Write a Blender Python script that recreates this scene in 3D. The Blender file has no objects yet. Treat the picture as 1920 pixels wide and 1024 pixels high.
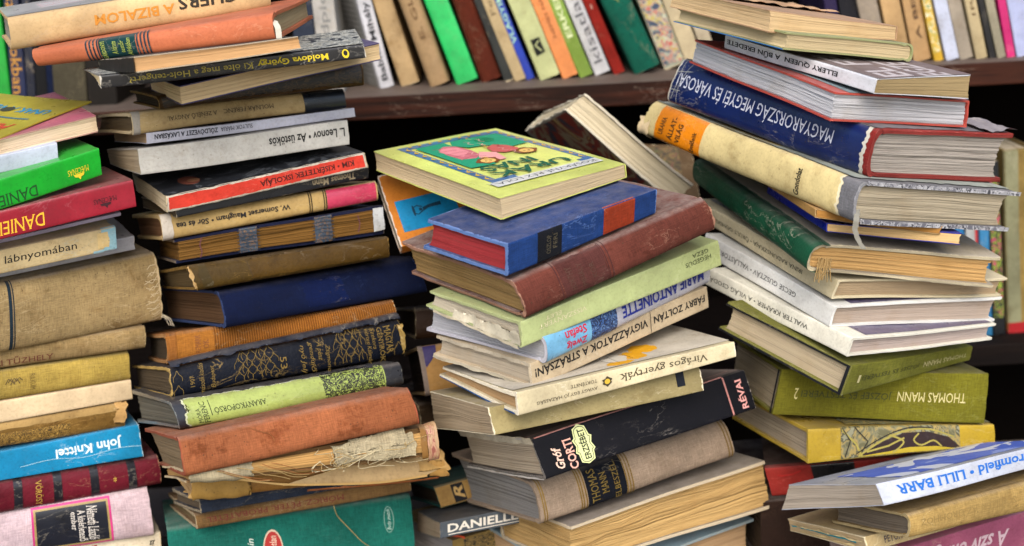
import bpy, bmesh, math, random, json
from mathutils import Vector, Matrix, Euler, noise
S = bpy.context.scene
R = math.radians
COL = S.collection
# ------------------------------------------------------------- camera
cam = bpy.data.cameras.new("camera"); co = bpy.data.objects.new("camera", cam); COL.objects.link(co)
cam.sensor_width = 36; cam.lens = 50; cam.clip_start = .02; cam.clip_end = 200
co.matrix_world = Matrix.Translation((0, -1.15, .90)) @ Matrix.Rotation(R(75), 4, 'X') @ Matrix.Rotation(R(-3.2), 4, 'Z')
cam.dof.use_dof = True; cam.dof.focus_distance = 1.14; cam.dof.aperture_fstop = 5.0
S.camera = co
# ------------------------------------------------------------- daylight: open shade, soft sky
SUN_EL, SUN_AZ = 42, 182
w = bpy.data.worlds.new("World"); S.world = w; w.use_nodes = True
nt = w.node_tree; nt.nodes.clear()
sky = nt.nodes.new('ShaderNodeTexSky'); sky.sky_type = 'NISHITA'; sky.sun_disc = False
sky.sun_elevation = R(SUN_EL); sky.sun_rotation = R(SUN_AZ); sky.air_density = 1.0; sky.dust_density = 3.0; sky.ozone_density = 1.0
bg = nt.nodes.new('ShaderNodeBackground'); bg.inputs[1].default_value = .12
wo = nt.nodes.new('ShaderNodeOutputWorld')
nt.links.new(sky.outputs[0], bg.inputs[0]); nt.links.new(bg.outputs[0], wo.inputs[0])
sl = bpy.data.lights.new("sun", 'SUN'); sl.energy = 1.5; sl.angle = R(48); sl.color = (1, .95, .87)
so = bpy.data.objects.new("sun", sl); COL.objects.link(so)
d = Vector((math.sin(R(SUN_AZ)) * math.cos(R(SUN_EL)), math.cos(R(SUN_AZ)) * math.cos(R(SUN_EL)), math.sin(R(SUN_EL))))
so.rotation_euler = d.to_track_quat('Z', 'Y').to_euler(); so.location = d * 5
S.view_settings.view_transform = 'Standard'; S.view_settings.look = 'None'; S.view_settings.exposure = 1.18
S.view_settings.gamma = 1; S.view_settings.use_curve_mapping = False
S.cycles.max_bounces = 5; S.cycles.diffuse_bounces = 3; S.cycles.glossy_bounces = 2; S.cycles.transmission_bounces = 1

# ------------------------------------------------------------- materials
def lin(h):
    h = h.lstrip('#'); c = [int(h[i:i+2], 16) / 255 for i in (0, 2, 4)]
    return tuple((x / 12.92 if x <= .04045 else ((x + .055) / 1.055) ** 2.4) for x in c) + (1,)
MATS = {}
class NT:
    def __init__(s, name):
        s.m = bpy.data.materials.new(name); s.m.use_nodes = True; s.t = s.m.node_tree; s.t.nodes.clear()
        s.out = s.n('OutputMaterial'); s.b = s.n('BsdfPrincipled'); s.l(s.b.outputs[0], s.out.inputs[0])
    def n(s, t, **k):
        x = s.t.nodes.new('ShaderNode' + t)
        for a, b in k.items(): setattr(x, a, b)
        return x
    def l(s, a, b): s.t.links.new(a, b)
    def noise(s, vec, scale, detail=3, rough=.6, dist=0):
        x = s.n('TexNoise'); x.inputs['Scale'].default_value = scale; x.inputs['Detail'].default_value = detail
        x.inputs['Roughness'].default_value = rough; x.inputs['Distortion'].default_value = dist; s.l(vec, x.inputs['Vector']); return x.outputs[0]
    def math(s, op, a, b=None, c=None, clamp=False):
        x = s.n('Math', operation=op); x.use_clamp = clamp
        for i, v in enumerate((a, b, c)):
            if v is None: continue
            if isinstance(v, (int, float)): x.inputs[i].default_value = v
            else: s.l(v, x.inputs[i])
        return x.outputs[0]
    def ramp(s, fac, lo, hi):
        x = s.n('MapRange'); x.interpolation_type = 'SMOOTHSTEP'; x.inputs[1].default_value = lo; x.inputs[2].default_value = hi; s.l(fac, x.inputs[0]); return x.outputs[0]
    def mix(s, fac, a, b, bt='MIX'):
        x = s.n('Mix', data_type='RGBA', blend_type=bt)
        for i, v in ((0, fac), (6, a), (7, b)):
            if isinstance(v, (int, float)): x.inputs[i].default_value = v
            elif isinstance(v, tuple): x.inputs[i].default_value = v
            else: s.l(v, x.inputs[i])
        return x.outputs[2]
    def mapping(s, vec, scale=(1, 1, 1), loc=(0, 0, 0)):
        x = s.n('Mapping'); x.inputs['Scale'].default_value = scale; x.inputs['Location'].default_value = loc; s.l(vec, x.inputs['Vector']); return x.outputs[0]
    def bump(s, h, dist, strength=1, prev=None):
        x = s.n('Bump'); x.inputs['Distance'].default_value = dist; x.inputs['Strength'].default_value = strength; s.l(h, x.inputs['Height'])
        if prev is not None: s.l(prev, x.inputs['Normal'])
        return x.outputs[0]

def cover_mat(name, col, kind='paper', wear=.5, wcol='#b9a888', dust=.25, seed=0, rough=None, stain=.3):
    key = ('c', name, col, kind, wear, wcol, dust, seed)
    if key in MATS: return MATS[key]
    m = NT(name); uv = m.n('TexCoord').outputs['UV']; uv = m.mapping(uv, loc=(seed * 1.37, seed * .71, 0))
    c = lin(col)
    base = m.mix(m.ramp(m.noise(uv, 14, 4), .3, .75), tuple(x * .72 for x in c[:3]) + (1,), tuple(min(1, x * 1.16) for x in c[:3]) + (1,))
    fine = m.noise(uv, 420, 2)
    nrm = None
    if kind == 'cloth':
        wx = m.n('TexWave', wave_type='BANDS', bands_direction='X'); wx.inputs['Scale'].default_value = 420; wx.inputs['Distortion'].default_value = 1.5; wx.inputs['Detail'].default_value = 1
        wy = m.n('TexWave', wave_type='BANDS', bands_direction='Y'); wy.inputs['Scale'].default_value = 420; wy.inputs['Distortion'].default_value = 1.5; wy.inputs['Detail'].default_value = 1
        m.l(uv, wx.inputs[0]); m.l(uv, wy.inputs[0])
        weave = m.math('ADD', m.math('MULTIPLY', wx.outputs[1], .5), m.math('MULTIPLY', wy.outputs[1], .5))
        st1 = m.noise(m.mapping(uv, (90, 1600, 1)), 1, 2); st2 = m.noise(m.mapping(uv, (1600, 90, 1)), 1, 2)
        st = m.math('ADD', m.math('MULTIPLY', st1, .5), m.math('MULTIPLY', st2, .5))
        base = m.mix(m.ramp(st, .38, .62), m.mix(1, base, (.68, .68, .68, 1), 'MULTIPLY'), base)
        base = m.mix(m.math('MULTIPLY', m.ramp(weave, .2, .8), .35), base, m.mix(1, base, (1.25, 1.25, 1.25, 1), 'MULTIPLY'))
        nrm = m.bump(weave, .0004, .7); nrm = m.bump(st, .0005, .6, nrm)
        r = .85
    elif kind == 'ridge':
        wx = m.n('TexWave', wave_type='BANDS', bands_direction='X'); wx.inputs['Scale'].default_value = 150; wx.inputs['Distortion'].default_value = 1.0; m.l(uv, wx.inputs[0])
        base = m.mix(m.ramp(wx.outputs[1], .1, .8), m.mix(1, base, (.55, .5, .45, 1), 'MULTIPLY'), base)
        nrm = m.bump(wx.outputs[1], .0006, .8); r = .7
    elif kind == 'leather':
        v = m.n('TexVoronoi'); v.inputs['Scale'].default_value = 500; m.l(uv, v.inputs['Vector'])
        nrm = m.bump(v.outputs[0], .0003, .5); nrm = m.bump(m.noise(uv, 60, 4), .0008, .5, nrm)
        base = m.mix(m.math('MULTIPLY', m.ramp(m.noise(uv, 45, 5), .5, .68), .45), base, m.mix(1, base, (.45, .4, .35, 1), 'MULTIPLY')); r = .5
    elif kind == 'glossy': nrm = m.bump(m.noise(uv, 35, 3), .0006, .4); r = .28
    else: nrm = m.bump(m.noise(uv, 30, 4), .0010, .45); nrm = m.bump(fine, .0002, .4, nrm); r = .55
    base = m.mix(m.math('MULTIPLY', m.math('ADD', m.math('MULTIPLY', m.ramp(fine, .45, .7), .6), m.math('MULTIPLY', m.ramp(m.noise(uv, 85, 5, .7), .48, .66), .4)), .42), base, m.mix(1, base, (.55, .52, .5, 1), 'MULTIPLY'))
    if stain:
        base = m.mix(m.math('MULTIPLY', m.ramp(m.noise(uv, 34, 7, .75), .50, .68), min(1, stain * 1.25)), base, m.mix(1, base, (.52, .42, .30, 1), 'MULTIPLY'))
        sp = m.n('TexVoronoi'); sp.inputs['Scale'].default_value = 160; m.l(uv, sp.inputs['Vector'])
        base = m.mix(m.math('MULTIPLY', m.math('LESS_THAN', sp.outputs[0], .10), .55 * min(1, stain * 2)), base, (.05, .035, .02, 1))
    # small creases and scuffs
    sc = m.ramp(m.math('ABSOLUTE', m.math('SUBTRACT', m.noise(m.mapping(uv, (1, 2.2, 1)), 22, 5, .65, .6), .5)), .012, .0)
    msk = m.ramp(m.noise(uv, 12, 2), .46, .60)
    base = m.mix(m.math('MULTIPLY', m.math('MULTIPLY', sc, msk), .55 * wear), base, lin(wcol))
    rub = m.math('MULTIPLY', m.ramp(m.noise(m.mapping(uv, (1, 2.5, 1)), 40, 8, .8), .60, .72), .40 * wear)
    base = m.mix(rub, base, lin(wcol))
    at = m.n('Attribute', attribute_name='wear').outputs['Fac']
    wn = m.math('ADD', m.math('MULTIPLY', at, 1.0), m.math('MULTIPLY', m.math('SUBTRACT', m.noise(uv, 130, 5, .75), .5), 1.5))
    wf = m.ramp(wn, 1.26 - .72 * wear, 1.46 - .72 * wear)
    base = m.mix(m.math('MULTIPLY', wf, m.ramp(at, .03, .2)), base, lin(wcol))
    nz = m.n('SeparateXYZ'); m.l(m.n('NewGeometry').outputs['Normal'], nz.inputs[0])
    up = m.math('MULTIPLY', m.ramp(nz.outputs[2], .6, .95), m.math('MULTIPLY', m.ramp(m.noise(uv, 60, 5, .7), .2, .75), dust))
    base = m.mix(up, base, lin('#9a928c'))
    m.l(base, m.b.inputs['Base Color']); m.l(nrm, m.b.inputs['Normal'])
    m.l(m.math('ADD', m.math('MULTIPLY', m.noise(uv, 50, 3), .25), (rough or r) - .1), m.b.inputs['Roughness'])
    m.b.inputs['Specular IOR Level'].default_value = .5 if kind == 'glossy' else .16
    MATS[key] = m.m; return m.m

def page_mat(col='#c9bda6', contrast=1.0, dark='#4a3a28', seed=0):
    key = ('p', col, contrast, dark, seed)
    if key in MATS: return MATS[key]
    m = NT('paper edges'); uv = m.n('TexCoord').outputs['UV']; uv = m.mapping(uv, loc=(seed * 3.1, seed * .117, 0))
    a = m.noise(m.mapping(uv, (7, 1900, 1)), 1, 2, .7); b = m.noise(m.mapping(uv, (4, 420, 1)), 1, 3, .6)
    c = lin(col); dk = tuple(.45 * c[i] + .2 * lin(dark)[i] for i in range(3)) + (1,)
    base = m.mix(m.math('MULTIPLY', m.ramp(a, .42, .66), .34 * contrast), c, dk)
    base = m.mix(m.math('MULTIPLY', m.ramp(b, .56, .68), .42 * contrast), base, dk)
    base = m.mix(m.math('MULTIPLY', m.ramp(m.noise(uv, 26, 5), .5, .75), .35), base, m.mix(1, base, (.72, .62, .46, 1), 'MULTIPLY'))
    m.l(base, m.b.inputs['Base Color'])
    h = m.math('ADD', a, b); m.l(m.bump(h, .0006, .8), m.b.inputs['Normal']); m.b.inputs['Roughness'].default_value = .9
    m.b.inputs['Specular IOR Level'].default_value = .15
    MATS[key] = m.m; return m.m

def ink(col, rough=.6, worn=.0):
    key = ('i', col, worn)
    if key in MATS: return MATS[key]
    m = NT('ink'); m.b.inputs['Roughness'].default_value = rough; m.b.inputs['Base Color'].default_value = lin(col)
    uv = m.n('TexCoord').outputs['Object']
    n = m.noise(uv, 180, 4, .7)
    m.l(m.mix(m.math('MULTIPLY', m.ramp(n, .5, .75), .35), lin(col), tuple(min(1, x * 1.5 + .03) for x in lin(col)[:3]) + (1,)), m.b.inputs['Base Color'])
    m.b.inputs['Specular IOR Level'].default_value = .25
    MATS[key] = m.m; return m.m

def art_mat(name, cols, scale=60, dist=2.5, stretch=(1, 1, 1), seed=0, rough=.5):
    """printed picture: hard-edged patches of several inks"""
    key = ('a', name, tuple(cols), scale, dist, seed)
    if key in MATS: return MATS[key]
    m = NT(name); uv = m.mapping(m.n('TexCoord').outputs['UV'], stretch, (seed, seed * .37, 0))
    n = m.noise(uv, scale, 3, .55, dist)
    r = m.n('ValToRGB'); r.color_ramp.interpolation = 'CONSTANT'; m.l(n, r.inputs[0])
    e = r.color_ramp.elements; k = len(cols)
    for i, c in enumerate(cols):
        p = 0 if i == 0 else .36 + .28 * i / k
        if i < 2: e[i].position = p; e[i].color = lin(c)
        else: q = e.new(p); q.color = lin(c)
    m.l(r.outputs[0], m.b.inputs['Base Color']); m.b.inputs['Roughness'].default_value = rough
    m.l(m.bump(m.noise(uv, 30, 3), .0006, .4), m.b.inputs['Normal'])
    MATS[key] = m.m; return m.m

def plain(name, c):
    m = NT(name); oc = m.n('TexCoord').outputs['Object']
    m.l(m.mix(m.noise(m.mapping(oc, (3, 60, 60)), 2, 4), lin(c), tuple(x * 2 for x in lin(c)[:3]) + (1,)), m.b.inputs['Base Color']); m.b.inputs['Roughness'].default_value = .9; m.b.inputs['Specular IOR Level'].default_value = .05
    return m.m
def wood_mat(name, c1, c2, rough=.6, dust=1):
    m = NT(name); oc = m.n('TexCoord').outputs['Object']
    g = m.noise(m.mapping(oc, (3, 60, 60)), 1.5, 6, .7, .4); f = m.noise(m.mapping(oc, (9, 260, 260)), 1, 4)
    base = m.mix(m.ramp(g, .35, .65), lin(c1), lin(c2)); base = m.mix(m.math('MULTIPLY', m.ramp(f, .5, .7), .5), base, tuple(x * .4 for x in lin(c1)[:3]) + (1,))
    scr = m.ramp(m.math('ABSOLUTE', m.math('SUBTRACT', m.noise(m.mapping(oc, (14, 40, 40)), 1, 5, .7, 1), .5)), .01, 0)
    base = m.mix(m.math('MULTIPLY', m.math('MULTIPLY', scr, m.ramp(m.noise(oc, 9, 2), .5, .62)), .5), base, lin('#9a8878'))
    nz = m.n('SeparateXYZ'); m.l(m.n('NewGeometry').outputs['Normal'], nz.inputs[0])
    base = m.mix(m.math('MULTIPLY', m.math('MULTIPLY', m.ramp(nz.outputs[2], .6, .9), dust), m.math('ADD', m.math('MULTIPLY', m.noise(oc, 50, 5), .5), .3)), base, lin('#6e645c'))
    m.l(base, m.b.inputs['Base Color']); m.b.inputs['Roughness'].default_value = rough
    m.b.inputs['Specular IOR Level'].default_value = .12; m.l(m.bump(g, .002, .5), m.b.inputs['Normal']); return m.m

# ------------------------------------------------------------- mesh helpers
def link_mesh(name, verts, faces, mat, parent=None, uvs=None, wear=None, smooth=True, matrix=None):
    me = bpy.data.meshes.new(name); me.from_pydata([tuple(v) for v in verts], [], faces)
    if uvs is not None:
        l = me.uv_layers.new(name='UVMap'); vi = [0] * len(me.loops); me.loops.foreach_get('vertex_index', vi)
        buf = [];
        for i in vi: buf += [uvs[i][0], uvs[i][1]]
        l.data.foreach_set('uv', buf)
    if wear is not None:
        a = me.attributes.new('wear', 'FLOAT', 'POINT'); a.data.foreach_set('value', wear)
    if smooth: me.polygons.foreach_set('use_smooth', [True] * len(me.polygons))
    if mat: me.materials.append(mat)
    o = bpy.data.objects.new(name, me); COL.objects.link(o); o.parent = parent
    return o

def sharp(o, ang=35):
    me = o.data; bm = bmesh.new(); bm.from_mesh(me)
    for e in bm.edges:
        if len(e.link_faces) == 2: e.smooth = e.calc_face_angle(0) < R(ang)
    bm.to_mesh(me); bm.free()

TXT = {}
def text_mesh(s, bold=False, serif=False, ital=False):
    """flat lettering as (verts, faces), scaled to the unit square"""
    k = (s, bold, serif, ital)
    if k in TXT: return TXT[k]
    cu = bpy.data.curves.new('t', 'FONT'); cu.body = s; cu.resolution_u = 2; cu.align_x = 'CENTER'; cu.space_line = .85
    if bold: cu.offset = .022
    if ital: cu.shear = .3
    ob = bpy.data.objects.new('t', cu); me = bpy.data.meshes.new_from_object(ob)
    vs = [(v.co.x, v.co.y) for v in me.vertices]; fs = [tuple(p.vertices) for p in me.polygons]
    if serif:
        cnt = {}
        for p in me.polygons:
            for e in p.edge_keys: cnt[e] = cnt.get(e, 0) + 1
        ys = sorted({round(y, 3) for _, y in vs})
        for (a, b), c in cnt.items():
            if c == 1:
                (x0, y0), (x1, y1) = vs[a], vs[b]
                if abs(y0 - y1) < .004 and .04 < abs(x0 - x1) < .16:
                    if x0 > x1: x0, x1 = x1, x0
                    n = len(vs); h = .018; e = .05
                    vs += [(x0 - e, y0 - h), (x1 + e, y0 - h), (x1 + e, y0 + h), (x0 - e, y0 + h)]; fs.append((n, n + 1, n + 2, n + 3))
    bpy.data.objects.remove(ob); bpy.data.curves.remove(cu); bpy.data.meshes.remove(me)
    x0 = min(v[0] for v in vs); x1 = max(v[0] for v in vs); y0 = min(v[1] for v in vs); y1 = max(v[1] for v in vs)
    vs = [((x - x0) / (x1 - x0 + 1e-9), (y - y0) / (y1 - y0 + 1e-9)) for x, y in vs]
    TXT[k] = (vs, fs); return TXT[k]

def cut2d(vs, fs, cuts_u, cuts_v):
    bm = bmesh.new(); V = [bm.verts.new((u, v, 0)) for u, v in vs]
    for f in fs:
        try: bm.faces.new([V[i] for i in f])
        except ValueError: pass
    for ax, cuts in ((0, cuts_u), (1, cuts_v)):
        for c in cuts:
            co_ = [0, 0, 0]; no = [0, 0, 0]; co_[ax] = c; no[ax] = 1
            bmesh.ops.bisect_plane(bm, geom=bm.verts[:] + bm.edges[:] + bm.faces[:], plane_co=co_, plane_no=no, dist=1e-7)
    bm.verts.index_update(); a = [(v.co.x, v.co.y) for v in bm.verts]; b = [tuple(v.index for v in f.verts) for f in bm.faces]; bm.free(); return a, b

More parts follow.
